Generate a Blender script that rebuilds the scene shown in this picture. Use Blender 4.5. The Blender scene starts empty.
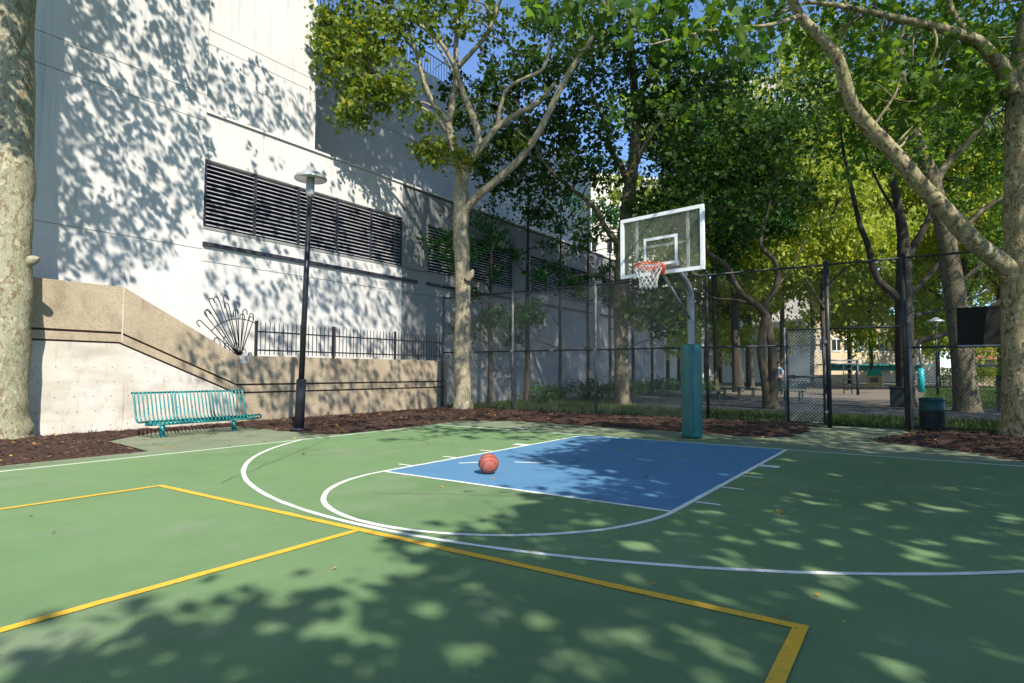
import bpy, bmesh, math, random
import numpy as np
from mathutils import Vector, Matrix

SC = bpy.context.scene
COL = SC.collection
random.seed(7)
RNG = np.random.default_rng(11)
RAD = math.radians

# ------------------------------------------------------------------ camera
CAM_R = np.array([0.82203806, 0.56942078, 0.00366114])
CAM_U = np.array([0.02583485, -0.0437175, 0.99870984])
CAM_F = np.array([-0.56884619, 0.82088291, 0.05064835])
CAM_C = np.array([3.6235, -10.2335, 1.2055])
FPX = 597.41
W, H = 1024, 683


def ray(px, py):
    return CAM_F + CAM_R * (px - W / 2) / FPX - CAM_U * (py - H / 2) / FPX


def at(px, py, depth):                     # point seen at a pixel of the photo, at a known distance
    return CAM_C + ray(px, py) * depth


def gp(px, py, z=0.0):
    d = ray(px, py)
    return CAM_C + d * ((z - CAM_C[2]) / d[2])


def onx(px, py, X):
    d = ray(px, py)
    return CAM_C + d * ((X - CAM_C[0]) / d[0])


def ony(px, py, Y):
    d = ray(px, py)
    return CAM_C + d * ((Y - CAM_C[1]) / d[1])


def proj(P):
    d = np.asarray(P, float) - CAM_C
    z = d @ CAM_F
    zz = np.where(np.abs(z) < 1e-3, 1e-3, z)
    return W / 2 + FPX * (d @ CAM_R) / zz, H / 2 - FPX * (d @ CAM_U) / zz, z


cam_d = bpy.data.cameras.new('camera')
cam_d.sensor_width = 36.0
cam_d.lens = FPX / W * 36.0
cam_d.clip_start = 0.05
cam_d.clip_end = 3000
cam_o = bpy.data.objects.new('camera', cam_d)
COL.objects.link(cam_o)
M = Matrix(((CAM_R[0], CAM_U[0], -CAM_F[0], CAM_C[0]), (CAM_R[1], CAM_U[1], -CAM_F[1], CAM_C[1]),
            (CAM_R[2], CAM_U[2], -CAM_F[2], CAM_C[2]), (0, 0, 0, 1)))
cam_o.matrix_world = M
SC.camera = cam_o

# ------------------------------------------------------------------ light
SUN_EL = RAD(43)
SUN_AZ = RAD(121)                          # clockwise from +Y
SUNH = np.array([math.sin(SUN_AZ), math.cos(SUN_AZ)])         # horizontal direction towards the sun
TAN_EL = math.tan(SUN_EL)
SUN_DIR = np.array([SUNH[0] * math.cos(SUN_EL), SUNH[1] * math.cos(SUN_EL), math.sin(SUN_EL)])
ld = bpy.data.lights.new('sun', 'SUN')
ld.energy = 4.3
ld.angle = RAD(0.53)
ld.color = (1.0, 0.93, 0.82)
lo = bpy.data.objects.new('sun', ld)
COL.objects.link(lo)
lo.location = (20, -30, 40)
lo.rotation_euler = Vector(SUN_DIR).to_track_quat('Z', 'Y').to_euler()
world = bpy.data.worlds.new('World')
SC.world = world
world.use_nodes = True
nt = world.node_tree
bg = nt.nodes['Background']
sky = nt.nodes.new('ShaderNodeTexSky')
sky.sky_type = 'NISHITA'
sky.sun_disc = False
sky.sun_elevation = SUN_EL
sky.sun_rotation = SUN_AZ
sky.altitude = 2200
sky.air_density = 1.0
sky.dust_density = 0.0
sky.ozone_density = 5.0
nt.links.new(sky.outputs[0], bg.inputs[0])
bg.inputs[1].default_value = 0.15
SC.view_settings.view_transform = 'Standard'
SC.view_settings.look = 'None'
SC.view_settings.gamma = 1
SC.view_settings.use_curve_mapping = False
SC.view_settings.exposure = 0.90
SC.cycles.max_bounces = 8
SC.cycles.diffuse_bounces = 4
SC.cycles.transparent_max_bounces = 12
SC.cycles.use_denoising = True


# ------------------------------------------------------------------ materials
def new_mat(name):
    m = bpy.data.materials.new(name)
    m.use_nodes = True
    return m, m.node_tree, m.node_tree.nodes['Principled BSDF']


def c4(c):
    return (c[0], c[1], c[2], 1.0)


def plain(name, col, rough=0.6, metal=0.0, var=0.15, scale=6.0, bump=0.0, bscale=60.0, spec=0.4):
    """A base colour broken up by two scales of noise."""
    m, t, b = new_mat(name)
    tc = t.nodes.new('ShaderNodeTexCoord')
    n = t.nodes.new('ShaderNodeTexNoise')
    n.inputs['Scale'].default_value = scale
    n.inputs['Detail'].default_value = 6
    n.inputs['Roughness'].default_value = 0.65
    t.links.new(tc.outputs['Object'], n.inputs['Vector'])
    r = t.nodes.new('ShaderNodeValToRGB')
    r.color_ramp.elements[0].position = 0.3
    r.color_ramp.elements[1].position = 0.7
    r.color_ramp.elements[0].color = c4([x * (1 - var) for x in col])
    r.color_ramp.elements[1].color = c4([min(1, x * (1 + var)) for x in col])
    t.links.new(n.outputs['Fac'], r.inputs['Fac'])
    t.links.new(r.outputs['Color'], b.inputs['Base Color'])
    b.inputs['Roughness'].default_value = rough
    b.inputs['Metallic'].default_value = metal
    b.inputs['Specular IOR Level'].default_value = spec
    if bump:
        n2 = t.nodes.new('ShaderNodeTexNoise')
        n2.inputs['Scale'].default_value = bscale
        n2.inputs['Detail'].default_value = 4
        t.links.new(tc.outputs['Object'], n2.inputs['Vector'])
        bp = t.nodes.new('ShaderNodeBump')
        bp.inputs['Strength'].default_value = bump
        bp.inputs['Distance'].default_value = 0.02
        t.links.new(n2.outputs['Fac'], bp.inputs['Height'])
        t.links.new(bp.outputs['Normal'], b.inputs['Normal'])
    return m


def layered(name, base, layers, rough=0.8, bump=0.2, bscale=80.0, spec=0.3):
    """base colour with blotch layers: (colour, scale, lo, hi, amount, stretch xyz)."""
    m, t, b = new_mat(name)
    tc = t.nodes.new('ShaderNodeTexCoord')
    prev = None
    for (col, sc, lo, hi, amt, st) in layers:
        mp = t.nodes.new('ShaderNodeMapping')
        mp.inputs['Scale'].default_value = st
        mp.inputs['Location'].default_value = (sc * 1.7, sc * .3, sc * 2.1)
        t.links.new(tc.outputs['Object'], mp.inputs['Vector'])
        n = t.nodes.new('ShaderNodeTexNoise')
        n.inputs['Scale'].default_value = sc
        n.inputs['Detail'].default_value = 7
        n.inputs['Roughness'].default_value = 0.6
        t.links.new(mp.outputs['Vector'], n.inputs['Vector'])
        mr = t.nodes.new('ShaderNodeMapRange')
        mr.inputs['From Min'].default_value = lo
        mr.inputs['From Max'].default_value = hi
        mr.inputs['To Max'].default_value = amt
        t.links.new(n.outputs['Fac'], mr.inputs['Value'])
        mx = t.nodes.new('ShaderNodeMix')
        mx.data_type = 'RGBA'
        t.links.new(mr.outputs['Result'], mx.inputs['Factor'])
        if prev is None:
            mx.inputs['A'].default_value = c4(base)
        else:
            t.links.new(prev, mx.inputs['A'])
        mx.inputs['B'].default_value = c4(col)
        prev = mx.outputs['Result']
    t.links.new(prev, b.inputs['Base Color'])
    b.inputs['Roughness'].default_value = rough
    b.inputs['Specular IOR Level'].default_value = spec
    n2 = t.nodes.new('ShaderNodeTexNoise')
    n2.inputs['Scale'].default_value = bscale
    n2.inputs['Detail'].default_value = 5
    t.links.new(tc.outputs['Object'], n2.inputs['Vector'])
    bp = t.nodes.new('ShaderNodeBump')
    bp.inputs['Strength'].default_value = bump
    bp.inputs['Distance'].default_value = 0.015
    t.links.new(n2.outputs['Fac'], bp.inputs['Height'])
    t.links.new(bp.outputs['Normal'], b.inputs['Normal'])
    return m


def leaf_mat(name, stops, trans=0.35, tcol=None):
    m, t, b = new_mat(name)
    a = t.nodes.new('ShaderNodeAttribute')
    a.attribute_name = 'tone'
    r = t.nodes.new('ShaderNodeValToRGB')
    cr = r.color_ramp
    while len(cr.elements) < len(stops):
        cr.elements.new(0.5)
    for e, (p, c) in zip(cr.elements, stops):
        e.position = p
        e.color = c4(c)
    t.links.new(a.outputs['Fac'], r.inputs['Fac'])
    t.links.new(r.outputs['Color'], b.inputs['Base Color'])
    b.inputs['Roughness'].default_value = 0.55
    b.inputs['Specular IOR Level'].default_value = 0.35
    tr = t.nodes.new('ShaderNodeBsdfTranslucent')
    mulc = t.nodes.new('ShaderNodeMix')
    mulc.data_type = 'RGBA'
    mulc.blend_type = 'MULTIPLY'
    mulc.inputs['Factor'].default_value = 1.0
    t.links.new(r.outputs['Color'], mulc.inputs['A'])
    mulc.inputs['B'].default_value = c4(tcol or (1.7, 1.6, 0.6))
    t.links.new(mulc.outputs['Result'], tr.inputs['Color'])
    mix = t.nodes.new('ShaderNodeMixShader')
    mix.inputs[0].default_value = trans
    out = t.nodes['Material Output']
    t.links.new(b.outputs[0], mix.inputs[1])
    t.links.new(tr.outputs[0], mix.inputs[2])
    t.links.new(mix.outputs[0], out.inputs['Surface'])
    return m


def bark_plane(name, base=(.42, .38, .28), patch=(.20, .15, .08), pale=(.55, .52, .40), amt=.9):
    """Sycamore bark: pale skin with flaking darker plates."""
    m, t, b = new_mat(name)
    tc = t.nodes.new('ShaderNodeTexCoord')
    mp = t.nodes.new('ShaderNodeMapping')
    mp.inputs['Scale'].default_value = (1, 1, .55)
    t.links.new(tc.outputs['Object'], mp.inputs['Vector'])
    nz = t.nodes.new('ShaderNodeTexNoise')
    nz.inputs['Scale'].default_value = 5
    nz.inputs['Detail'].default_value = 5
    t.links.new(mp.outputs['Vector'], nz.inputs['Vector'])
    ad = t.nodes.new('ShaderNodeMix')
    ad.data_type = 'RGBA'
    ad.blend_type = 'ADD'
    ad.inputs['Factor'].default_value = 0.35
    t.links.new(mp.outputs['Vector'], ad.inputs['A'])
    t.links.new(nz.outputs['Color'], ad.inputs['B'])
    prev = None
    for k, (sc, lo, hi, col) in enumerate(((11.0, .54, .58, patch), (7, .55, .6, (base[0] * .75, base[1] * .8, base[2] * .7)), (17, .58, .63, pale), (26, .6, .63, (patch[0] * .8, patch[1] * .75, patch[2] * .7)))):
        n = t.nodes.new('ShaderNodeTexNoise')
        n.inputs['Scale'].default_value = sc
        n.inputs['Detail'].default_value = 3
        n.inputs['Distortion'].default_value = .6
        mp2 = t.nodes.new('ShaderNodeMapping')
        mp2.inputs['Location'].default_value = (k * 3.1, k * 7.7, k * 1.3)
        t.links.new(ad.outputs['Result'], mp2.inputs['Vector'])
        t.links.new(mp2.outputs['Vector'], n.inputs['Vector'])
        mr = t.nodes.new('ShaderNodeMapRange')
        mr.inputs['From Min'].default_value = lo
        mr.inputs['From Max'].default_value = hi
        mr.inputs['To Max'].default_value = amt
        t.links.new(n.outputs['Fac'], mr.inputs['Value'])
        mx = t.nodes.new('ShaderNodeMix')
        mx.data_type = 'RGBA'
        t.links.new(mr.outputs['Result'], mx.inputs['Factor'])
        if prev is None:
            mx.inputs['A'].default_value = c4(base)
        else:
            t.links.new(prev, mx.inputs['A'])
        mx.inputs['B'].default_value = c4(col)
        prev = mx.outputs['Result']
    t.links.new(prev, b.inputs['Base Color'])
    b.inputs['Roughness'].default_value = .85
    b.inputs['Specular IOR Level'].default_value = .2
    bp = t.nodes.new('ShaderNodeBump')
    bp.inputs['Strength'].default_value = .5
    bp.inputs['Distance'].default_value = .02
    t.links.new(nz.outputs['Fac'], bp.inputs['Height'])
    t.links.new(bp.outputs['Normal'], b.inputs['Normal'])
    return m


def glass_mat(name, col, alpha=.25, rough=.05):
    m, t, b = new_mat(name)
    tr = t.nodes.new('ShaderNodeBsdfTransparent')
    tr.inputs[0].default_value = c4((.93, .95, .93))
    b.inputs['Base Color'].default_value = c4(col)
    b.inputs['Roughness'].default_value = rough
    mix = t.nodes.new('ShaderNodeMixShader')
    mix.inputs[0].default_value = alpha
    t.links.new(tr.outputs[0], mix.inputs[1])
    t.links.new(b.outputs[0], mix.inputs[2])
    t.links.new(mix.outputs[0], t.nodes['Material Output'].inputs['Surface'])
    return m


S1 = (1, 1, 1)
MT = {}
MT['court'] = layered('court_green', (.142, .245, .106), [((.160, .265, .115), .5, .35, .7, .8, S1), ((.120, .21, .085), 1.7, .5, .75, .6, S1), ((.19, .25, .15), 3.2, .50, .72, .6, S1), ((.10, .165, .08), .33, .46, .64, .6, S1), ((.21, .26, .175), .9, .55, .66, .55, (1, .5, 1)), ((.20, .26, .16), 9, .58, .75, .35, S1), ((.09, .13, .07), 1.1, .62, .72, .45, (1, .25, 1)), ((.07, .11, .06), 38, .62, .72, .5, S1), ((.26, .30, .22), 90, .66, .72, .5, S1), ((.09, .15, .065), 160, .50, .62, .35, S1)], rough=.75, bump=.45, bscale=260, spec=.25)
MT['apron'] = layered('court_apron', (.15, .19, .11), [((.22, .23, .17), .8, .4, .7, .8, S1), ((.09, .11, .07), 2.4, .52, .72, .7, S1), ((.28, .26, .2), 14, .6, .7, .4, S1)], rough=.85, bump=.2, bscale=200)
MT['blue'] = layered('key_blue', (.080, .200, .345), [((.095, .22, .36), .8, .35, .7, .8, S1), ((.066, .17, .30), 3, .5, .75, .5, S1), ((.15, .23, .33), 4, .55, .75, .4, S1), ((.05, .12, .22), 1.3, .6, .72, .4, (1, .3, 1)), ((.17, .25, .34), 60, .64, .72, .5, S1)], rough=.75, bump=.12, bscale=350, spec=.25)
MT['white_line'] = layered('white_line_paint', (.74, .75, .72), [((.55, .58, .52), 6, .5, .75, .6, S1), ((.34, .40, .30), 45, .585, .63, .9, S1), ((.4, .42, .38), 2.2, .5, .75, .5, S1)], rough=.7, bump=.1, bscale=300)
MT['yellow_line'] = layered('yellow_line_paint', (.74, .41, .03), [((.66, .39, .05), 3, .4, .7, .7, S1), ((.30, .29, .08), 45, .585, .63, .9, S1), ((.5, .36, .06), 1.5, .5, .7, .5, S1)], rough=.7, bump=.1, bscale=300)
MT['ground'] = layered('park_ground', (.10, .095, .075), [((.16, .15, .12), .4, .4, .7, .8, S1), ((.06, .055, .04), 2, .5, .7, .7, S1)], rough=.95)
MT['mulch'] = layered('mulch', (.055, .028, .018), [((.022, .012, .009), 14, .42, .58, .95, S1), ((.11, .06, .038), 30, .55, .68, .8, S1), ((.17, .11, .075), 75, .6, .7, .7, S1)], rough=.95, bump=.9, bscale=45)
MT['chip'] = plain('bark_chip', (.105, .055, .035), .9, var=.7, scale=3)
MT['grass_soil'] = layered('lawn_soil', (.035, .065, .015), [((.06, .11, .02), 2, .4, .65, .9, S1), ((.07, .06, .03), 5, .55, .7, .8, S1)], rough=.95, bump=.6, bscale=60)
MT['path'] = layered('park_asphalt', (.040, .046, .048), [((.058, .064, .064), .9, .4, .7, .8, S1), ((.028, .03, .032), 6, .5, .7, .5, S1)], rough=.9)
MT['play_surface'] = layered('play_surface', (.155, .13, .10), [((.19, .165, .13), .7, .4, .7, .8, S1), ((.11, .095, .075), 4, .5, .7, .5, S1)], rough=.9)
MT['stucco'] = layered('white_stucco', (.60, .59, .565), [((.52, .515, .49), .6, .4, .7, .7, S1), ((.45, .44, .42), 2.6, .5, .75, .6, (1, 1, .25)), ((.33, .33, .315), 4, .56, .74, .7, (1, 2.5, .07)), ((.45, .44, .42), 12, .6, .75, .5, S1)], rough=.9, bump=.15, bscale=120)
MT['render_shaded'] = layered('shaded_grey_render', (.25, .255, .25), [((.21, .215, .21), .5, .4, .7, .7, S1), ((.18, .185, .19), 2, .55, .75, .5, (1, 1, .2))], rough=.9, bump=.1, bscale=100)  # grey darkened so the shade on the right facade is in the colour
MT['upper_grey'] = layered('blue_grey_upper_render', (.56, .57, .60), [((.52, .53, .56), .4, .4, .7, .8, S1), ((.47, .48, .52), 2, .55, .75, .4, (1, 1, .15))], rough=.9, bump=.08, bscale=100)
MT['aggregate'] = layered('tan_aggregate_concrete', (.36, .29, .20), [((.46, .38, .27), 1.2, .4, .7, .8, S1), ((.20, .16, .11), 42, .52, .62, .75, S1), ((.58, .5, .38), 55, .6, .68, .7, S1), ((.16, .13, .09), 2.2, .5, .72, .7, (1, 1.2, .7)), ((.12, .10, .075), 7, .62, .78, .6, (1, 3, .3))], rough=.95, bump=.55, bscale=70)
MT['board_concrete'] = layered('formed_concrete', (.52, .48, .41), [((.63, .60, .54), 1.1, .4, .68, .9, S1), ((.38, .33, .26), 1.7, .48, .7, .75, (1, .6, 1.6)), ((.30, .19, .12), 3.2, .60, .74, .8, (1, 3.5, .22)), ((.36, .34, .30), 8, .55, .72, .6, (1, 1, .5)), ((.25, .22, .18), 30, .66, .74, .5, S1)], rough=.92, bump=.25, bscale=50)
MT['groove'] = plain('dark_groove', (.09, .05, .035), .95, var=.3)
MT['white_metal'] = plain('white_frame_paint', (.74, .77, .78), .4, var=.08, scale=12)
MT['post_grey'] = plain('weathered_post', (.13, .135, .14), .55, .4, var=.5, scale=7)
MT['brace_paint'] = plain('brace_paint', (.50, .50, .46), .5, var=.15, scale=8)
MT['galv'] = plain('galvanised_steel', (.21, .22, .23), .45, .55, var=.25, scale=9)
MT['wire'] = plain('fence_wire', (.26, .26, .25), .5, .3, var=.3, scale=3)
MT['dark_wire'] = plain('dark_fence_wire', (.028, .03, .03), .5, .2, var=.3, scale=3)
MT['gate_wire'] = plain('gate_wire', (.50, .50, .48), .45, .3, var=.3, scale=3)
MT['dark_post'] = plain('dark_painted_steel', (.030, .034, .036), .45, .2, var=.4, scale=8)
MT['black'] = plain('black_paint', (.014, .014, .016), .4, var=.3, scale=8)
MT['lamp_black'] = plain('lamp_post_black', (.018, .020, .028), .35, .1, var=.3, scale=8)
MT['lamp_cap'] = plain('lamp_cap_metal', (.50, .52, .52), .35, .6, var=.15, scale=7)
MT['lamp_glass'] = plain('lamp_lens', (.30, .32, .31), .2, .1, var=.15, scale=7)
MT['louver'] = plain('louver_slat', (.52, .52, .56), .5, .3, var=.25, scale=4)
MT['louver_frame'] = plain('louver_frame', (.035, .035, .05), .5, .2, var=.3, scale=4)
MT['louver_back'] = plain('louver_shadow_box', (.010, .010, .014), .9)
MT['teal_pad'] = layered('teal_vinyl', (.006, .098, .092), [((.008, .125, .115), 1.5, .4, .7, .8, S1), ((.004, .055, .075), 4, .5, .72, .6, (1, 1, .3)), ((.05, .2, .19), 18, .64, .74, .4, S1)], rough=.38, bump=.25, bscale=14, spec=.5)
MT['teal_metal'] = plain('teal_enamel', (.010, .165, .165), .35, .1, var=.25, scale=10, spec=.5)
MT['teal_plastic'] = plain('teal_plastic', (.01, .30, .33), .4, var=.15, scale=4)
MT['orange'] = plain('rim_orange', (.62, .115, .045), .45, var=.25, scale=20)
MT['net'] = plain('net_cord', (.68, .66, .62), .9, var=.15, scale=20)
MT['board_glass'] = glass_mat('backboard_glass', (.26, .28, .22), .17, .12)
MT['ball'] = layered('ball_rubber', (.33, .080, .055), [((.42, .14, .105), 7, .45, .65, .9, S1), ((.22, .05, .038), 12, .5, .7, .7, S1), ((.60, .33, .26), 18, .6, .7, .5, S1)], rough=.6, bump=.5, bscale=160)
MT['ball_seam'] = plain('ball_seam', (.06, .025, .02), .8, var=.2)
MT['bin_teal'] = plain('bin_teal', (.008, .075, .07), .45, var=.25, scale=6)
MT['bin_dark'] = plain('bin_dark_green', (.009, .016, .015), .5, var=.3, scale=6)
MT['bench_green'] = plain('park_bench_green', (.015, .055, .035), .5, var=.3, scale=6)
MT['screen'] = plain('windscreen_fabric', (.010, .012, .010), .9, var=.4, scale=14)
MT['window_blue'] = plain('window_pane_blue', (.05, .09, .17), .08, .2, var=.35, scale=.6, spec=.8)
MT['window_dark'] = plain('window_pane_dark', (.03, .035, .04), .12, .1, var=.4, scale=.6, spec=.7)
MT['tower'] = layered('tower_brick', (.36, .33, .29), [((.30, .27, .24), .3, .4, .7, .8, S1)], rough=.9)
MT['pale_block'] = layered('pale_block_render', (.66, .62, .55), [((.58, .54, .48), .4, .4, .7, .7, S1)], rough=.9)
MT['tan_wall'] = layered('tan_panel', (.52, .42, .29), [((.45, .36, .25), .5, .4, .7, .7, S1)], rough=.9)
MT['brick'] = layered('red_brick', (.26, .12, .08), [((.2, .09, .06), 1.5, .4, .7, .7, S1)], rough=.9)
MT['green_roof'] = plain('green_roof', (.02, .24, .15), .5, var=.2, scale=3)
MT['awning'] = plain('green_awning', (.015, .17, .14), .7, var=.25, scale=2)
MT['play_tan'] = plain('play_panel_tan', (.45, .30, .12), .6, var=.2, scale=4)
MT['skin'] = plain('skin', (.36, .22, .16), .6, var=.1)
MT['shirt'] = plain('pale_shirt', (.48, .52, .60), .85, var=.15, scale=9)
MT['trousers'] = plain('dark_trousers', (.018, .018, .026), .85, var=.2, scale=9)
MT['hair'] = plain('dark_hair', (.02, .014, .010), .7, var=.3, scale=20)
MT['bark_left'] = bark_plane('bark_left', (.28, .265, .18), (.17, .125, .07), (.40, .38, .26), .85)
MT['bark_plane'] = bark_plane('bark_plane', (.33, .285, .195), (.19, .145, .085), (.50, .46, .35), .8)
MT['bark_right'] = bark_plane('bark_right', (.27, .235, .135), (.115, .08, .04), (.44, .40, .27), .95)
MT['bark_dark'] = layered('bark_dark', (.055, .046, .036), [((.095, .08, .062), 3, .4, .65, .9, (1, 1, .2)), ((.03, .025, .02), 9, .5, .65, .8, (1, 1, .2))], rough=.95, bump=.8, bscale=20)
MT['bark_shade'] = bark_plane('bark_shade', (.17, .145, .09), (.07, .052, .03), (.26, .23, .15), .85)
MT['bark_mid'] = layered('bark_mid', (.075, .062, .040), [((.13, .11, .075), 3, .45, .65, .9, (1, 1, .3)), ((.035, .028, .02), 8, .5, .65, .8, (1, 1, .2))], rough=.95, bump=.7, bscale=20)
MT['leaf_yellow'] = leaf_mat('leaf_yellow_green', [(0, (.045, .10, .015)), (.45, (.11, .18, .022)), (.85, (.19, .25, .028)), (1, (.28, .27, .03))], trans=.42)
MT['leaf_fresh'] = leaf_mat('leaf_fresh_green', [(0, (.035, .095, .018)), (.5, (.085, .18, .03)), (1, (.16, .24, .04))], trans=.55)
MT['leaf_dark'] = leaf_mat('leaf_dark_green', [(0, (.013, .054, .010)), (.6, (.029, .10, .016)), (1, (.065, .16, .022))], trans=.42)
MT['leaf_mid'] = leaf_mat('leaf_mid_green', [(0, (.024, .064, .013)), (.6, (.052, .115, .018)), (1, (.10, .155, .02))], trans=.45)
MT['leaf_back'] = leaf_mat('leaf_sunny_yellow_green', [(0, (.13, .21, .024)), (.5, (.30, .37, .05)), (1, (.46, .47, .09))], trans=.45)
MT['leaf_sapling'] = leaf_mat('leaf_sapling_green', [(0, (.015, .075, .022)), (.6, (.03, .125, .03)), (1, (.08, .18, .035))], trans=.4)
MT['litter'] = leaf_mat('fallen_leaf', [(0, (.22, .10, .03)), (.5, (.42, .24, .05)), (1, (.5, .36, .10))], trans=.05)
MT['grass'] = leaf_mat('grass_blade', [(0, (.02, .045, .008)), (.6, (.04, .08, .012)), (1, (.085, .11, .018))], trans=.3)


# ------------------------------------------------------------------ object helpers
def tag(o, label=None, cat=None, group=None, kind=None):
    if label:
        o['label'] = label
    if cat:
        o['category'] = cat
    if group:
        o['group'] = group
    if kind:
        o['kind'] = kind
    return o


def thing(name, label, cat, loc=(0, 0, 0), group=None):
    o = bpy.data.objects.new(name, None)
    o.empty_display_size = .2
    COL.objects.link(o)
    o.location = loc
    return tag(o, label, cat, group)


def wloc(o):
    v = Vector((0, 0, 0))
    while o is not None:
        v = v + Vector(o.location)
        o = o.parent
    return v


class MB:
    """Collects boxes, tubes and sheets into one mesh (world coordinates)."""

    def __init__(self):
        self.v = []
        self.f = []
        self.s = []

    def add(self, vs, fs, smooth=False):
        n = len(self.v)
        self.v += [tuple(map(float, p)) for p in vs]
        self.f += [tuple(i + n for i in q) for q in fs]
        self.s += [smooth] * len(fs)
        return self

    def box(self, x0, x1, y0, y1, z0, z1):
        vs = [(x0, y0, z0), (x1, y0, z0), (x1, y1, z0), (x0, y1, z0), (x0, y0, z1), (x1, y0, z1), (x1, y1, z1), (x0, y1, z1)]
        return self.add(vs, [(0, 3, 2, 1), (4, 5, 6, 7), (0, 1, 5, 4), (1, 2, 6, 5), (2, 3, 7, 6), (3, 0, 4, 7)])

    def bar(self, p0, p1, w, h, up=(0, 0, 1)):
        """rectangular bar between two points, w across and h along up."""
        p0, p1 = np.array(p0, float), np.array(p1, float)
        d = p1 - p0
        d /= np.linalg.norm(d)
        up = np.array(up, float)
        s = np.cross(d, up)
        if np.linalg.norm(s) < 1e-6:
            s = np.cross(d, (1, 0, 0))
        s /= np.linalg.norm(s)
        u = np.cross(s, d)
        vs = []
        for p in (p0, p1):
            for a, b in ((-1, -1), (1, -1), (1, 1), (-1, 1)):
                vs.append(p + s * a * w / 2 + u * b * h / 2)
        return self.add(vs, [(0, 1, 2, 3), (7, 6, 5, 4), (0, 4, 5, 1), (1, 5, 6, 2), (2, 6, 7, 3), (3, 7, 4, 0)])

    def tube(self, pts, rad, n=10, cap=True, smooth=True, bumpy=0.0, seed=0, squash=None):
        pts = [np.array(p, float) for p in pts]
        if not hasattr(rad, '__len__'):
            rad = [rad] * len(pts)
        rng = random.Random(seed)
        ph = [rng.random() * 6.28 for _ in range(4)]
        t = []
        for i in range(len(pts)):
            d = pts[min(i + 1, len(pts) - 1)] - pts[max(i - 1, 0)]
            t.append(d / (np.linalg.norm(d) + 1e-9))
        ref = np.array((1, 0, 0)) if abs(t[0][0]) < .9 else np.array((0, 1, 0))
        a = np.cross(t[0], ref)
        a /= np.linalg.norm(a)
        vs = []
        for i, p in enumerate(pts):
            a = a - t[i] * np.dot(a, t[i])
            a /= np.linalg.norm(a)
            b = np.cross(t[i], a)
            for k in range(n):
                th = 2 * math.pi * k / n
                r = rad[i]
                if bumpy:
                    r *= 1 + bumpy * (.5 * math.sin(2 * th + ph[0] + i * .35) + .35 * math.sin(3 * th + ph[1] - i * .6) + .4 * math.sin(i * .9 + ph[2]) + .3 * math.sin(5 * th + ph[3] + i * 1.3))
                vs.append(p + (a * math.cos(th) + b * math.sin(th)) * r)
        fs = []
        for i in range(len(pts) - 1):
            for k in range(n):
                k2 = (k + 1) % n
                fs.append((i * n + k, i * n + k2, (i + 1) * n + k2, (i + 1) * n + k))
        self.add(vs, fs, smooth)
        if cap:
            m = len(self.v) - len(vs)
            self.f += [tuple(m + k for k in range(n - 1, -1, -1)), tuple(m + (len(pts) - 1) * n + k for k in range(n))]
            self.s += [False, False]
        return self

    def lathe(self, c, prof, n=24, smooth=True):
        """profile of (radius, z) turned about a vertical axis at c."""
        vs = []
        for r, z in prof:
            for k in range(n):
                th = 2 * math.pi * k / n
                vs.append((c[0] + r * math.cos(th), c[1] + r * math.sin(th), c[2] + z))
        fs = []
        for i in range(len(prof) - 1):
            for k in range(n):
                k2 = (k + 1) % n
                fs.append((i * n + k, i * n + k2, (i + 1) * n + k2, (i + 1) * n + k))
        self.add(vs, fs, smooth)
        m = len(self.v) - len(vs)
        self.f += [tuple(m + k for k in range(n - 1, -1, -1)), tuple(m + (len(prof) - 1) * n + k for k in range(n))]
        self.s += [False, False]
        return self

    def prism_x(self, poly, x0, x1):
        """a (y, z) outline given thickness along X."""
        n = len(poly)
        vs = [(x0, y, z) for y, z in poly] + [(x1, y, z) for y, z in poly]
        fs = [tuple(range(n)), tuple(range(2 * n - 1, n - 1, -1))]
        for k in range(n):
            k2 = (k + 1) % n
            fs.append((k2, k, n + k, n + k2))
        return self.add(vs, fs)

    def sheet(self, poly, z):
        return self.add([(x, y, z) for x, y in poly], [tuple(range(len(poly)))])

    def strip(self, pts, w, z):
        """flat painted line along a polyline."""
        src = [np.array(p, float) for p in pts]
        pts = [src[0]]
        for p, q in zip(src[:-1], src[1:]):
            k = max(1, int(np.linalg.norm(q - p) / .12)) if w > .02 else 1
            pts += [p + (q - p) * (i + 1) / k for i in range(k)]
        L, Rr = [], []
        jit = RNG.normal(size=(len(pts), 2)) * min(.0022, w * .05)
        for i in range(len(pts)):
            d = pts[min(i + 1, len(pts) - 1)] - pts[max(i - 1, 0)]
            d /= np.linalg.norm(d)
            nrm = np.array((-d[1], d[0]))
            L.append(pts[i] + nrm * (w / 2 + jit[i, 0]))
            Rr.append(pts[i] - nrm * (w / 2 + jit[i, 1]))
        vs = [(p[0], p[1], z) for p in L] + [(p[0], p[1], z) for p in Rr]
        n = len(pts)
        return self.add(vs, [(i, n + i, n + i + 1, i + 1) for i in range(n - 1)])

    def build(self, name, mat, parent=None, bevel=0.0, fix=False):
        o = np.array(wloc(parent)) if parent is not None else np.zeros(3)
        me = bpy.data.meshes.new(name)
        me.from_pydata([tuple(np.array(p) - o) for p in self.v], [], self.f)
        me.polygons.foreach_set('use_smooth', self.s)
        me.materials.append(mat)
        if bevel or fix:
            bm = bmesh.new()
            bm.from_mesh(me)
            bmesh.ops.recalc_face_normals(bm, faces=bm.faces)
            if bevel:
                bmesh.ops.bevel(bm, geom=list(bm.edges), offset=bevel, segments=2, affect='EDGES', profile=.6)
            bm.to_mesh(me)
            bm.free()
        me.update()
        ob = bpy.data.objects.new(name, me)
        COL.objects.link(ob)
        if parent is not None:
            ob.parent = parent
        return ob


def struct(mb, name, mat):
    return tag(mb.build(name, mat), kind='structure')


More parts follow.
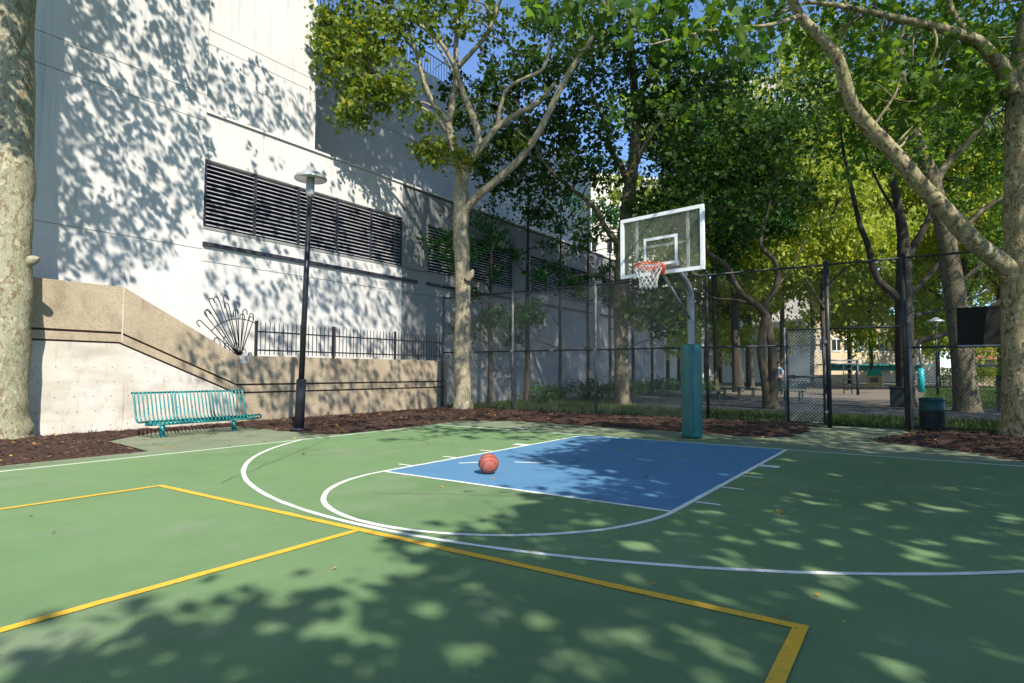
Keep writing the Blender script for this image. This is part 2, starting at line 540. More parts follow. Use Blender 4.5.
def copy_tree(o, parent=None):
    c = o.copy()
    COL.objects.link(c)
    if parent is not None:
        c.parent = parent
    for ch in list(o.children):
        copy_tree(ch, c)
    return c


def spline(pts, per=5):
    """Catmull-Rom through points; each point may carry a radius as last number."""
    P = [np.array(p, float) for p in pts]
    P = [2 * P[0] - P[1]] + P + [2 * P[-1] - P[-2]]
    out = []
    for i in range(1, len(P) - 2):
        for k in range(per):
            t = k / per
            a, b, c, d = P[i - 1], P[i], P[i + 1], P[i + 2]
            out.append(.5 * (2 * b + (c - a) * t + (2 * a - 5 * b + 4 * c - d) * t * t + (3 * b - a - 3 * c + d) * t ** 3))
    out.append(P[-2])
    return out


# ------------------------------------------------------------------ leaves
DIAMOND = np.array([(0, 0, 0), (.36, .45, .10), (0, 1, -.05), (-.36, .45, .10)])
LOBED = np.array([(0, 0, 0), (.16, .08, .0), (.46, .06, -.04), (.34, .28, .04), (.55, .52, -.04), (.24, .52, .05), (.20, .72, 0), (0, 1.0, -.05),
                  (-.20, .72, 0), (-.24, .52, .05), (-.55, .52, -.04), (-.34, .28, .04), (-.46, .06, -.04), (-.16, .08, 0)])


def leaves_mesh(name, pts, size, mat, origin=(0, 0, 0), shape=DIAMOND, up=.7, tone=None, rng=RNG):
    pts = np.asarray(pts, float) - np.asarray(origin, float)
    n = len(pts)
    size = np.broadcast_to(np.asarray(size, float), (n,)) * rng.uniform(.5, 1.3, n)
    nor = rng.normal(size=(n, 3))
    nor /= np.linalg.norm(nor, axis=1, keepdims=True)
    nor[:, 2] += up
    nor /= np.linalg.norm(nor, axis=1, keepdims=True)
    t = rng.normal(size=(n, 3))
    t[:, 2] -= .3
    t -= nor * np.sum(t * nor, axis=1, keepdims=True)
    t /= np.linalg.norm(t, axis=1, keepdims=True)
    s = np.cross(t, nor)
    k = len(shape)
    V = (pts[:, None, :] + size[:, None, None] * (shape[None, :, 0:1] * s[:, None, :] + (shape[None, :, 1:2] - .5) * t[:, None, :] + shape[None, :, 2:3] * nor[:, None, :]))
    V = V.reshape(-1, 3).astype(np.float32)
    me = bpy.data.meshes.new(name)
    me.vertices.add(n * k)
    me.vertices.foreach_set('co', V.ravel())
    me.loops.add(n * k)
    me.loops.foreach_set('vertex_index', np.arange(n * k, dtype=np.int32))
    me.polygons.add(n)
    me.polygons.foreach_set('loop_start', np.arange(0, n * k, k, dtype=np.int32))
    me.polygons.foreach_set('loop_total', np.full(n, k, dtype=np.int32))
    me.update(calc_edges=True)
    me.validate()
    if tone is None:
        tone = np.clip(rng.normal(.45, .25, n), 0, 1)
    at_ = me.attributes.new('tone', 'FLOAT', 'FACE')
    at_.data.foreach_set('value', np.asarray(tone, np.float32))
    me.materials.append(mat)
    return me


def blob(center, rad, n, sub=24, sig=.26, rng=RNG):
    """n leaf positions gathered in clumps through an ellipsoid."""
    c = np.asarray(center, float)
    rad = np.asarray(rad, float)
    m = max(3, n // sub)
    d = rng.normal(size=(m, 3))
    d /= np.linalg.norm(d, axis=1, keepdims=True)
    r = rng.uniform(.15, 1.0, (m, 1)) ** .45
    cc = c + d * r * rad
    idx = rng.integers(0, m, n)
    return cc[idx] + rng.normal(size=(n, 3)) * sig * rng.uniform(.5, 1.5, (m, 1))[idx]


class Tree:
    def __init__(self, name, label, base, bark, leaf, group=None, cat='tree', leaf_size=.17, shape=None):
        self.shape = DIAMOND if shape is None else shape
        self.e = thing(name, label, cat, tuple(base), group)
        self.base = np.array(base, float)
        self.bark, self.leaf, self.ls = bark, leaf, leaf_size
        self.mb = MB()
        self.cent = []
        self.lp = []
        self.pts = []
        self.tone = []
        self.seed = random.randrange(999)
        self.n = 0

    def limb(self, pts, n=8, per=5, bumpy=.05):
        """pts: (x, y, z, radius)"""
        sp = spline(pts, per)
        self.lp += [p for p in sp if p[3] > .02]
        self.n += 1
        self.mb.tube([p[:3] for p in sp], [max(.006, p[3]) for p in sp], n=n, bumpy=bumpy, seed=self.seed + self.n)

    def plimb(self, pts, **k):
        """pts: (px, py, depth, radius)"""
        self.limb([tuple(at(a, b, d)) + (r,) for a, b, d, r in pts], **k)

    def pblob(self, px, py, depth, rad, n, tone=.45, sub=24, sig=.24):
        self.cent.append((at(px, py, depth), rad))
        self.add(blob(at(px, py, depth), rad, n, sub, sig), tone)

    def add(self, p, tone=.45):
        self.pts.append(p)
        self.tone.append(np.clip(RNG.normal(tone, .22, len(p)), 0, 1))

    def twig(self, p0, p1, r=.03):
        p0, p1 = np.array(p0, float), np.array(p1, float)
        L = np.linalg.norm(p1 - p0)
        j = RNG.normal(size=3) * L * .08
        m = (p0 + p1) / 2 + j + np.array((0, 0, L * .06))
        self.limb([tuple(p0) + (r,), tuple(m) + (r * .65,), tuple(p1) + (r * .25,)], n=5, per=4)

    def done(self):
        lp = np.array(self.lp)
        for c, rad in self.cent:                       # fine branches reaching into each leaf mass
            for _ in range(3):
                q = c + RNG.normal(size=3) * np.array(rad) * .55
                d = ((lp[:, :3] - q) ** 2).sum(1)
                i = int(d.argmin())
                if .3 < d[i] ** .5 < 4.5:
                    self.twig(lp[i, :3], q, min(.032, lp[i, 3] * .5))
        self.mb.build('trunk', self.bark, self.e)
        if self.pts:
            P = np.concatenate(self.pts)
            T = np.concatenate(self.tone)
            me = leaves_mesh('crown', P, self.ls, self.leaf, origin=self.base, tone=T, shape=self.shape, up=.3)
            o = bpy.data.objects.new('crown', me)
            COL.objects.link(o)
            o.parent = self.e
        return self.e


def inpoly(x, y, poly):
    poly = np.asarray(poly, float)
    ins = np.zeros(len(x), bool)
    j = len(poly) - 1
    for i in range(len(poly)):
        xi, yi = poly[i]
        xj, yj = poly[j]
        c = ((yi > y) != (yj > y)) & (x < (xj - xi) * (y - yi) / (yj - yi + 1e-12) + xi)
        ins ^= c
        j = i
    return ins


# ================================================================== GROUND
g = MB().sheet([(-400, -400), (400, -400), (400, 700), (-400, 700)], -.03)
struct(g, 'ground', MT['ground'])
# court: one painted asphalt sheet, with a worn unpainted apron along its far end
court = MB().sheet([(-5.62, -16), (14, -16), (14, .25), (-5.62, .25)], 0)
struct(court, 'court', MT['court'])
struct(MB().sheet([(-5.9, .25), (14, .25), (14, 3.4), (3.3, 5.3), (1.5, 5.3), (-5.9, 2.6)], -.004), 'court_apron', MT['apron'])
struct(MB().box(-5.88, -5.62, -16, -5.9, -.05, .012), 'concrete_edge', MT['apron'])
pad = MB().sheet([(-5.62, -5.95), (-7.85, -5.72), (-8.75, -4.6), (-8.75, -2.9), (-6.3, -2.75), (-5.62, -2.6)], -.002)
struct(pad, 'bench_apron', MT['apron'])
KW, KL = 1.79, 5.13
struct(MB().sheet([(-KW, -KL), (KW, -KL), (KW, 0), (-KW, 0)], .0015), 'key_paint', MT['blue'])
ln = MB()
Z1 = .003
lw = .052
ln.strip([(-5.43, -16), (-5.43, .026)], lw, Z1)
ln.strip([(-5.403, 0), (14, 0)], lw, Z1)
ln.strip([(-KW, -KL + .026), (-KW, -.026)], lw, Z1)
ln.strip([(KW, -KL + .026), (KW, -.026)], lw, Z1)
ln.strip([(-KW - .026, -KL), (KW + .026, -KL)], lw, Z1)
aa = np.linspace(math.pi, 2 * math.pi, 49)[1:-1]
ln.strip([(-KW, -KL - .027)] + [(KW * math.cos(a), -KL + KW * math.sin(a)) for a in aa] + [(KW, -KL - .027)], lw, Z1)
aa = np.linspace(math.pi * 1.14, math.pi * 2, 90)
RC, YC = 6.03, -.97
arc = [(RC * math.cos(a), YC + RC * math.sin(a)) for a in aa]
arc = [p for p in arc if p[0] > -5.39]
ln.strip(arc + [(RC, -.027)], lw, Z1 + .0009)
for a0 in (145, 121):
    ln.strip([(KW * math.cos(RAD(a)), -KL + KW * math.sin(RAD(a))) for a in np.linspace(a0, a0 - 12.5, 5)], .05, Z1)
for s in (-1, 1):
    for y, w in ((-1.95, .16), (-2.9, .05), (-3.75, .05), (-4.62, .05)):
        ln.strip([(s * (KW + .03), y), (s * (KW + .26), y)], w, Z1)
struct(ln, 'court_line', MT['white_line'])
yl = MB()
ca, sa = math.cos(.0102), math.sin(.0102)
A = np.array((-2.997, -7.135))
du, dv = np.array((ca, sa)), np.array((sa, -ca))
yw = .066
Z2 = .005
yl.strip([A - du * yw / 2, A + du * (6.1 + yw / 2)], yw, Z2)
for q in (0, 3.05, 6.1):
    yl.strip([A + du * q + dv * (yw / 2 + .001), A + du * q + dv * 6.7], yw, Z2)
struct(yl, 'yellow_court_line', MT['yellow_line'])
# hairline cracks in the asphalt
ck = MB()
for a, b in (((-.9, -6.1), (.55, -5.25)), ((1.2, -1.2), (-.6, -3.6)), ((-5.2, -3.2), (-2.6, -6.7)), ((2.4, 1.0), (4.4, .7))):
    a, b = np.array(a, float), np.array(b, float)
    k = 14
    p = [a + (b - a) * i / k + RNG.normal(size=2) * .025 for i in range(k + 1)]
    ck.strip(p, .007, .0062)
struct(ck, 'court_crack', plain('crack', (.045, .06, .04), .9))
# lawns, path and play surface beyond the fence
struct(MB().sheet([(-11.3, 4.9), (1.45, 5.1), (3.35, 5.1), (12, 5.1), (12, 9.2), (-2, 9.3), (-5, 10.2), (-11.3, 20)], -.02), 'lawn', MT['grass_soil'])
struct(MB().sheet([(-11.3, 20), (-5, 10.2), (-2, 9.3), (14, 9.2), (40, 9.2), (40, 14.6), (2, 14.6), (-3, 17), (-8, 30), (-11.3, 30)], -.016), 'park_path', MT['path'])
struct(MB().sheet([(-9, 33), (-3, 17), (2, 16), (3.2, 16), (3.2, 52), (-9, 52)], -.012), 'playground_surface', MT['play_surface'])
struct(MB().sheet([(3.5, 17.4), (30, 17.4), (30, 60), (3.5, 60)], -.011), 'far_lawn', MT['grass_soil'])


def mulch_mesh(name, poly, z_hi, grow, cell=.09):
    poly = np.asarray(poly, float)
    x0, y0 = poly.min(0) - .2
    x1, y1 = poly.max(0) + .2
    nx, ny = int((x1 - x0) / cell) + 1, int((y1 - y0) / cell) + 1
    X, Y = np.meshgrid(x0 + np.arange(nx) * cell, y0 + np.arange(ny) * cell, indexing='ij')
    xf, yf = X.ravel(), Y.ravel()
    ins = inpoly(xf, yf, poly)
    # distance to the outline
    d = np.full(len(xf), 1e9)
    for i in range(len(poly)):
        a, b = poly[i], poly[(i + 1) % len(poly)]
        ab = b - a
        t = np.clip(((xf - a[0]) * ab[0] + (yf - a[1]) * ab[1]) / (ab @ ab), 0, 1)
        d = np.minimum(d, np.hypot(xf - a[0] - ab[0] * t, yf - a[1] - ab[1] * t))
    sd = np.where(ins, d, -d) + RNG.normal(size=len(xf)) * .035
    h = np.clip(sd / grow, -.25, 1)
    z = z_hi * np.sin(np.clip(h, 0, 1) * math.pi / 2) + RNG.normal(size=len(xf)) * .011 - .012 + np.where(h < 0, h * .15, 0)
    keep = sd > -.12
    m = MB()
    vs = np.stack([xf, yf, z], -1)
    idx = lambda i, j: i * ny + j
    fs = []
    K = keep.reshape(nx, ny)
    for i in range(nx - 1):
        for j in range(ny - 1):
            if K[i, j] and K[i + 1, j] and K[i, j + 1] and K[i + 1, j + 1]:
                fs.append((idx(i, j), idx(i + 1, j), idx(i + 1, j + 1), idx(i, j + 1)))
    m.add(vs, fs, True)
    o = struct(m, name, MT['mulch'])
    # chips lying on top
    pick = RNG.choice(np.where(ins & (sd > -.05))[0], size=int(min(9000, ins.sum() * 1.6)))
    P = vs[pick] + np.stack([RNG.uniform(-.05, .05, len(pick)), RNG.uniform(-.05, .05, len(pick)), RNG.uniform(.004, .02, len(pick))], -1)
    return P


MUL1 = [(-9.6, -14), (-5.9, -14), (-5.86, -5.98), (-7.9, -5.75), (-8.72, -4.6), (-8.72, -2.95), (-6.3, -2.95), (-5.6, -2.75), (-5.68, -1.06), (-5.75, 1.2), (-4.6, 1.95), (-2.3, 1.74), (-.5, 1.7), (.87, 1.6), (1.55, 1.95), (1.65, 3.3), (1.5, 5.2), (-9.6, 5.15)]
MUL2 = [(2.8, 2.05), (3.84, 1.6), (4.7, .45), (6, -.4), (12, -.5), (12, 5.2), (3.35, 5.1), (3.25, 4.0), (2.75, 2.7)]
chips = np.concatenate([mulch_mesh('mulch_bed', MUL1, .10, 1.2), mulch_mesh('mulch_bed', MUL2, .09, 1.0)])
SHARD = np.array([(-.12, 0, 0), (.12, .05, .03), (.09, 1, 0), (-.10, .9, .03)])
me = leaves_mesh('bark_chips', chips, .07, MT['chip'], shape=SHARD, up=2.2)
o = bpy.data.objects.new('bark_chips', me)
COL.objects.link(o)
tag(o, 'loose reddish brown bark chips covering the planting beds', 'bark chips', kind='stuff')
# fallen leaves on mulch and court
lit = []
for _ in range(260):
    if random.random() < .8:
        lit.append((random.uniform(-9.3, -5.5), random.uniform(-9, 3), .10))
    else:
        lit.append((random.uniform(-5.5, 5), random.uniform(-5, 4), .012))
lit = [p if not (-8.72 < p[0] and -5.9 < p[1] < -2.8) else (p[0], p[1], .012) for p in lit]
lit = np.array(lit)
for k in range(70):
    lit = np.vstack([lit, (random.uniform(-5.5, 7), random.uniform(1.8, 4.8), .07)])
nn_ = 110                                              # crumbs of leaf and grit on the court itself
lit = np.vstack([lit, np.stack([RNG.uniform(-5.4, 7, nn_), RNG.uniform(-9, 1.5, nn_), np.full(nn_, .012)], -1)])
me = leaves_mesh('fallen_leaves', lit, np.concatenate([np.full(len(lit) - nn_, .06), RNG.uniform(.012, .045, nn_)]), MT['litter'], shape=LOBED, up=2.5)
o = bpy.data.objects.new('fallen_leaves', me)
COL.objects.link(o)
tag(o, 'dry yellow and tan fallen leaves scattered on mulch and court', 'fallen leaves', kind='stuff')
# grass blades
gpts = []
N = 42000
xy = np.stack([RNG.uniform(-11.2, 10, N), RNG.uniform(4.95, 13, N)], -1)
LAWN = [(-11.3, 5.1), (1.2, 5.2), (1.3, 5.5), (3.4, 5.5), (3.4, 5.2), (10, 5.2), (10, 9.2), (-2, 9.3), (-5, 10.2), (-11.3, 20)]
xy = xy[inpoly(xy[:, 0], xy[:, 1], LAWN)]
dens = .5 + .5 * np.sin(xy[:, 0] * 1.3 + np.sin(xy[:, 1] * .9)) * np.sin(xy[:, 1] * 1.1)
xy = xy[RNG.random(len(xy)) < np.clip(.35 + dens * .8, 0, 1)]
xy2 = np.stack([RNG.uniform(3.6, 11, 16000), RNG.uniform(17.5, 45, 16000)], -1)
xy = np.vstack([xy, xy2])
BLADE = np.array([(-.11, 0, 0), (.11, 0, 0), (.03, 1, .12), (-.03, 1, .12)])
gv = np.stack([xy[:, 0], xy[:, 1], np.full(len(xy), .02)], -1)


def blades_mesh(name, pts, size, mat):
    n = len(pts)
    th = RNG.uniform(0, 6.283, n)
    tilt = RNG.normal(0, .45, (n, 2))
    sz = size * RNG.uniform(.5, 1.4, n)
    V = np.zeros((n, 3, 3))
    V[:, 0] = pts + np.stack([np.cos(th), np.sin(th), 0 * th], -1) * .012
    V[:, 1] = pts - np.stack([np.cos(th), np.sin(th), 0 * th], -1) * .012
    V[:, 2] = pts + np.stack([tilt[:, 0] * sz, tilt[:, 1] * sz, sz], -1)
    V[:, :2, 2] = -.02
    me = bpy.data.meshes.new(name)
    me.vertices.add(n * 3)
    me.vertices.foreach_set('co', V.astype(np.float32).ravel())
    me.loops.add(n * 3)
    me.loops.foreach_set('vertex_index', np.arange(n * 3, dtype=np.int32))
    me.polygons.add(n)
    me.polygons.foreach_set('loop_start', np.arange(0, n * 3, 3, dtype=np.int32))
    me.polygons.foreach_set('loop_total', np.full(n, 3, dtype=np.int32))
    me.update(calc_edges=True)
    a = me.attributes.new('tone', 'FLOAT', 'FACE')
    a.data.foreach_set('value', np.clip(RNG.normal(.5, .28, n), 0, 1).astype(np.float32))
    me.materials.append(mat)
    return me


o = bpy.data.objects.new('grass', blades_mesh('grass', gv, .085, MT['grass']))
COL.objects.link(o)
tag(o, 'short green grass growing on the lawns behind the fence', 'grass', kind='stuff')

# ================================================================== BUILDING ALONG THE LEFT
bd = thing('building', 'long white rendered building with horizontal louvres behind the retaining wall', 'building', (-10.5, 0, 0))
XA, XB, XU, XR = -10.475, -10.5, -10.58, -12.6
YE = 27.6


def slabs(x_front, thick, y0, y1, zs, gap=.018):
    m = MB()
    for a, b in zip(zs[:-1], zs[1:]):
        m.box(x_front - thick, x_front, y0, y1, a + gap / 2, b - gap / 2)
    m.box(x_front - thick - .05, x_front - .03, y0 + .01, y1 - .01, zs[0] + .02, zs[-1] - .02)
    return m


slabs(XA, .9, -26, -2.85, [-.1, 4.1, 7.2, 7.84, 10.5, 15.5]).build('wall', MT['stucco'], bd)
# lower wall of the louvred wing with openings
L = [(-2.84, 3.75), (4.95, 10.1), (11.5, 17.0), (18.4, 23.9)]
slabs(XB - .002, .5, 3.765, YE, [-.1, 1.35, 3.82, 4.66]).build('wall', MT['render_shaded'], bd)  # right half: same wall, its shade put into a darker grey
lo_ = slabs(XB, .5, -2.84, 3.76, [-.1, 1.35, 3.82, 4.66])
lo_.build('wall', MT['stucco'], bd)
slabs(XB, .5, -2.84, 3.75, [6.29, 7.42]).build('parapet', MT['stucco'], bd)
slabs(XB - .002, .5, 3.76, YE, [6.29, 7.35]).build('parapet', MT['render_shaded'], bd)
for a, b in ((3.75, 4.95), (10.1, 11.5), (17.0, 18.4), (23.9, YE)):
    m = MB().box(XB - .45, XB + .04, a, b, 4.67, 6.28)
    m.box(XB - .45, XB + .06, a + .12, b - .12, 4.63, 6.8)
    m.build('pilaster', MT['render_shaded'], bd)
for k, (a, b) in enumerate(L):
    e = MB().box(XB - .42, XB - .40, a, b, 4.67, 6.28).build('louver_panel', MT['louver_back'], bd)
    s = MB()
    z = 4.71
    while z < 6.22:
        y = a + .03
        nseg = max(3, int((b - a) / 1.15))
        wseg = (b - a - .06) / nseg
        for q in range(nseg):
            y0, y1 = a + .03 + q * wseg + .03, a + .03 + (q + 1) * wseg - .03
            s.add([(XB - .14, y0, z + .05), (XB - .02, y0, z), (XB - .02, y1, z), (XB - .14, y1, z + .05),
                   (XB - .14, y0, z + .064), (XB - .02, y0, z + .014), (XB - .02, y1, z + .014), (XB - .14, y1, z + .064)],
                  [(0, 3, 2, 1), (4, 5, 6, 7), (0, 1, 5, 4), (1, 2, 6, 5), (2, 3, 7, 6), (3, 0, 4, 7)])
        z += .104
    s.build('slats', MT['louver'], e)
    for q in range(nseg + 1):
        y = a + .03 + q * wseg
        MB().box(XB - .2, XB - .0, y - .03, y + .03, 4.67, 6.27).build('mullion', MT['louver_frame'], e)
    MB().box(XB + .002, XB + .07, a, b + .7 if k == 0 else b + .25, 4.19, 4.28).build('ledge', MT['louver_frame'], bd)
    MB().box(XB - .3, XB + .015, a, b, 4.60, 4.662).build('sill', MT['render_shaded'], bd)
MB().box(XB - .55, XB + .05, -2.84, YE + .05, 7.42, 7.48).build('coping', MT['stucco'], bd)
# upper storeys
zj1, zj2 = onx(316, 93, XU)[2], onx(314.6, 80, XU)[2]
slabs(XU, .8, -2.84, .33, [7.485, zj1, zj2, 12.1, 16.5]).build('upper_wall', MT['stucco'], bd)
MB().box(-24, XU - .86, -2.8, .31, 7.485, 16.4).build('upper_block', MT['upper_grey'], bd)
zk1, zk2, zk3 = onx(428, 147, XR)[2], onx(428, 133, XR)[2], onx(417, 65.6, XR)[2]
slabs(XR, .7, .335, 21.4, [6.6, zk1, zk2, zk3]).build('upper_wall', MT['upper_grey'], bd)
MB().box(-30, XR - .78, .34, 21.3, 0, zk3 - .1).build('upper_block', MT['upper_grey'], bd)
MB().box(XR - .7, XB - .56, .35, YE, 6.98, 7.1).build('terrace', MT['render_shaded'], bd)
MB().box(-28, XB - .56, -2.8, YE - .05, -.1, 6.95).build('core', MT['render_shaded'], bd)
rl = MB()
y = .6
while y < 21:
    rl.tube([(XR - .25, y, zk3), (XR - .25, y, zk3 + 1)], .014, n=5)
    y += .17
rl.tube([(XR - .25, .55, zk3 + 1), (XR - .25, 21, zk3 + 1)], .025, n=6)
rl.tube([(XR - .25, .55, zk3 + .1), (XR - .25, 21, zk3 + .1)], .02, n=6)
rl.build('roof_railing', MT['dark_post'], bd)

# ================================================================== STAIR WALL AND RETAINING WALL
YS, YK, YF = -2.42, -4.88, 4.97           # foot of slope, top of slope, far end
XW = -9.55
sw = thing('stair_wall', 'sloping concrete stair wall with tan upper band beside the bench', 'wall', (XW, -6, 0))
q = [(-14, -.1), (YS, -.1), (YS, 1.54), (YK, 2.85), (-14, 2.90)]
MB().prism_x(q, XW - .5, XW - .045).build('wall', MT['groove'], sw, fix=True)
for nm, mt, pg in (
        ('upper_band', 'aggregate', [(-14, 2.0), (YK - .03, 1.97), (YS - .012, .90), (YS - .012, 1.555), (YK, 2.87), (-14, 2.92)]),
        ('middle_band', 'aggregate', [(-14, 1.80), (YK - .05, 1.77), (YS - .012, .70), (YS - .012, .855), (YK - .03, 1.925), (-14, 1.955)]),
        ('lower_panel', 'board_concrete', [(-14, -.1), (YS - .012, -.1), (YS - .012, .66), (YK - .05, 1.735), (-14, 1.765)])):
    out = {'upper_band': 0.0, 'middle_band': .006, 'lower_panel': -.02}[nm]
    MB().prism_x(pg, XW - .2, XW + out).build(nm, MT[mt], sw, fix=True)
# pale joint and tie holes
MB().box(XW - .1, XW + .009, YK - .012, YK + .008, 1.78, 2.86).build('joint', MT['board_concrete'], sw)
th_ = MB()
for iy in range(26):
    for iz in range(6):
        yy, zz = -10.3 + iy * .31 + .05 * (iz % 2), .14 + iz * .28
        if zz < 1.6 - max(0, (yy - YK)) * .45 - .1 and yy < -3:
            th_.tube([(XW - .03, yy, zz), (XW - .0185, yy, zz)], .010, n=8)
th_.build('tie_holes', MT['groove'], sw)
rw = thing('retaining_wall', 'low tan concrete retaining wall with two grooves behind the lamp post', 'wall', (XW, 1, 0))
MB().box(XW - .5, XW - .045, YS + .001, YF, -.1, 1.54).build('wall', MT['groove'], rw)
MB().box(XW - .49, XW + .004, YS, YF + .02, .905, 1.56).build('upper_band', MT['aggregate'], rw)
MB().box(XW - .2, XW + .008, YS, YF + .02, .715, .86).build('middle_band', MT['aggregate'], rw)
MB().box(XW - .2, XW - .004, YS, YF + .02, -.1, .672).build('lower_band', MT['aggregate'], rw)
MB().box(XW - .08, XW + .012, YS + .04, YS + .26, 1.38, 1.563).build('mortar_patch', MT['board_concrete'], rw)
# picket fence on the retaining wall
XP = -9.68
pf = thing('picket_fence', 'thin black steel picket fence on top of the retaining wall', 'fence', (XP, 1, 1.56))
pk = MB()
y = -1.78
while y < 4.9:
    pk.tube([(XP, y, 1.60), (XP, y, 2.37), (XP, y, 2.42)], [.011, .011, .003], n=5)
    y += .125
pk.build('pickets', MT['black'], pf)
for zz in (1.71, 2.16):
    MB().box(XP - .018, XP + .018, -1.9, 4.92, zz - .018, zz + .018).build('rail', MT['black'], pf)
for y in (-1.9, .4, 2.7, 4.9):
    MB().box(XP - .028, XP + .028, y - .028, y + .028, 1.5, 2.42).build('post', MT['black'], pf)
# fan-shaped guard at the foot of the slope
fg = thing('fan_guard', 'black steel fan of hooked rods at the end of the picket fence', 'railing', (XP, -2.3, 1.56))
tips = [(-3.30, 2.36), (-3.22, 2.52), (-3.10, 2.62), (-3.12, 2.82), (-2.89, 2.92), (-2.78, 2.94), (-2.63, 2.80), (-2.49, 2.82), (-2.39, 2.66), (-2.27, 2.68), (-2.21, 2.56), (-2.09, 2.60), (-1.96, 2.50)]
hub = np.array((-2.31, 1.5))
for k, tp in enumerate(tips):
    tp = np.array(tp)
    d = (tp - hub) / np.linalg.norm(tp - hub)
    n_ = np.array((d[1], -d[0])) * (1 if k % 2 else -1)
    pts = [hub + d * .03, hub + d * (np.linalg.norm(tp - hub) - .1)]
    for a in (20, 60, 100, 140, 180):
        c_ = hub + d * (np.linalg.norm(tp - hub) - .07) + n_ * .055
        pts.append(c_ - n_ * .055 * math.cos(RAD(a)) + d * .06 * math.sin(RAD(a)))
    pts.append(pts[-1] - d * .07)
    MB().tube([(XP + .02 * (k % 2), a, b) for a, b in pts], .012, n=6).build('rod', MT['black'], fg)
for rr, a0, a1 in ((.93, 62, 139), (.16, 60, 140)):
    MB().tube([(XP + .01, hub[0] + rr * math.cos(RAD(a)), hub[1] + rr * math.sin(RAD(a))) for a in np.linspace(a0, a1, 12)], .011, n=6).build('hoop', MT['black'], fg)

# ================================================================== CHAIN-LINK FENCE
YFN, HF = 4.7, 3.66


def mesh_panel(x0, x1, z0, z1, yf, pitch=.078, r=.0015):
    m = MB()
    w, h = x1 - x0, z1 - z0
    for sgn in (1, -1):
        c = -h
        while c < w:
            # line u = c + v (sgn 1) or mirrored
            v0, v1 = max(0, -c), min(h, w - c)
            if v1 - v0 > .03:
                u0, u1 = c + v0, c + v1
                if sgn < 0:
                    u0, u1 = w - u0, w - u1
                p0 = np.array((x0 + u0, yf + .003 * sgn, z0 + v0))
                p1 = np.array((x0 + u1, yf + .003 * sgn, z0 + v1))
                m.tube([p0, p1], r, n=3, cap=False, smooth=False)
            c += pitch
    return m


cf = thing('chain_link_fence', 'tall chain link fence across the back of the court left of the gate opening', 'fence', (-4, YFN, 0))
PX = [-9.5, -6.7, -3.9, -.83, 1.84]
for k, x in enumerate(PX):
    m = MB().tube([(x, YFN, -.05), (x, YFN, HF + .02)], .038 if k < 4 else .05, n=10)
    m.lathe((x, YFN, HF + .02), [(.05, 0), (.045, .04), (.015, .07)], n=10)
    m.build('post', MT['post_grey'] if k < 3 else MT['dark_post'], cf)
for zz, rr in ((.10, .006), (1.83, .022), (HF - .03, .024)):
    MB().tube([(-9.5, YFN - .01, zz), (1.84, YFN - .01, zz)], rr, n=8).build('rail', MT['dark_post'], cf)
for a, b in zip(PX[:-1], PX[1:]):
    mesh_panel(a + .03, b - .03, .06, HF - .02, YFN + .03, r=.0020 if b < 1 else .0024).build('mesh', MT['wire'] if b < 1 else MT['dark_wire'], cf)
# brackets on the mid rail
for x in (-6.7, -3.9, -8.2, -5.3):
    MB().box(x - .05, x + .05, YFN - .06, YFN - .035, 1.80, 1.87).build('clamp', MT['galv'], cf)
cr_ = thing('chain_link_fence', 'tall chain link fence with black panel right of the gate opening', 'fence', (6, YFN, 0))
PX2 = [3.28, 6.2, 9.2, 12.2]
for k, x in enumerate(PX2):
    m = MB().tube([(x, YFN, -.05), (x, YFN, HF + .02)], .05 if k == 0 else .038, n=10)
    m.lathe((x, YFN, HF + .02), [(.06, 0), (.055, .04), (.015, .07)], n=10)
    m.build('post', MT['dark_post'], cr_)
MB().tube([(3.36, YFN - .05, -.03), (3.36, YFN - .05, 2.25)], .022, n=8).build('post', MT['galv'], cr_)
for zz, rr in ((.10, .018), (1.74, .022), (HF - .03, .024)):
    MB().tube([(3.28, YFN - .01, zz), (12.2, YFN - .01, zz)], rr, n=8).build('rail', MT['dark_post'], cr_)
for a, b in zip(PX2[:-1], PX2[1:]):
    mesh_panel(a + .05, b - .03, .06, HF - .02, YFN + .03, r=.0027).build('mesh', MT['dark_wire'], cr_)
tr_ = thing('gate_transom', 'chain link panel spanning above the open gateway', 'fence', (2.5, YFN, 2.2))
for zz in (2.19, HF - .03):
    MB().tube([(1.87, YFN - .01, zz), (3.25, YFN - .01, zz)], .022, n=8).build('rail', MT['dark_post'], tr_)
mesh_panel(1.9, 3.22, 2.2, HF - .04, YFN + .02, r=.0022).build('mesh', MT['dark_wire'], tr_)
sg = thing('windscreen_panel', 'black rectangular panel hung high on the fence left of the right-hand trunk', 'panel', (4.8, YFN, 1.75))
MB().box(4.15, 5.85, YFN - .06, YFN - .045, 1.77, 2.52).build('board', MT['screen'], sg)
MB().box(4.15, 5.85, YFN - .075, YFN - .06, 1.735, 1.768).build('bottom_batten', MT['galv'], sg)
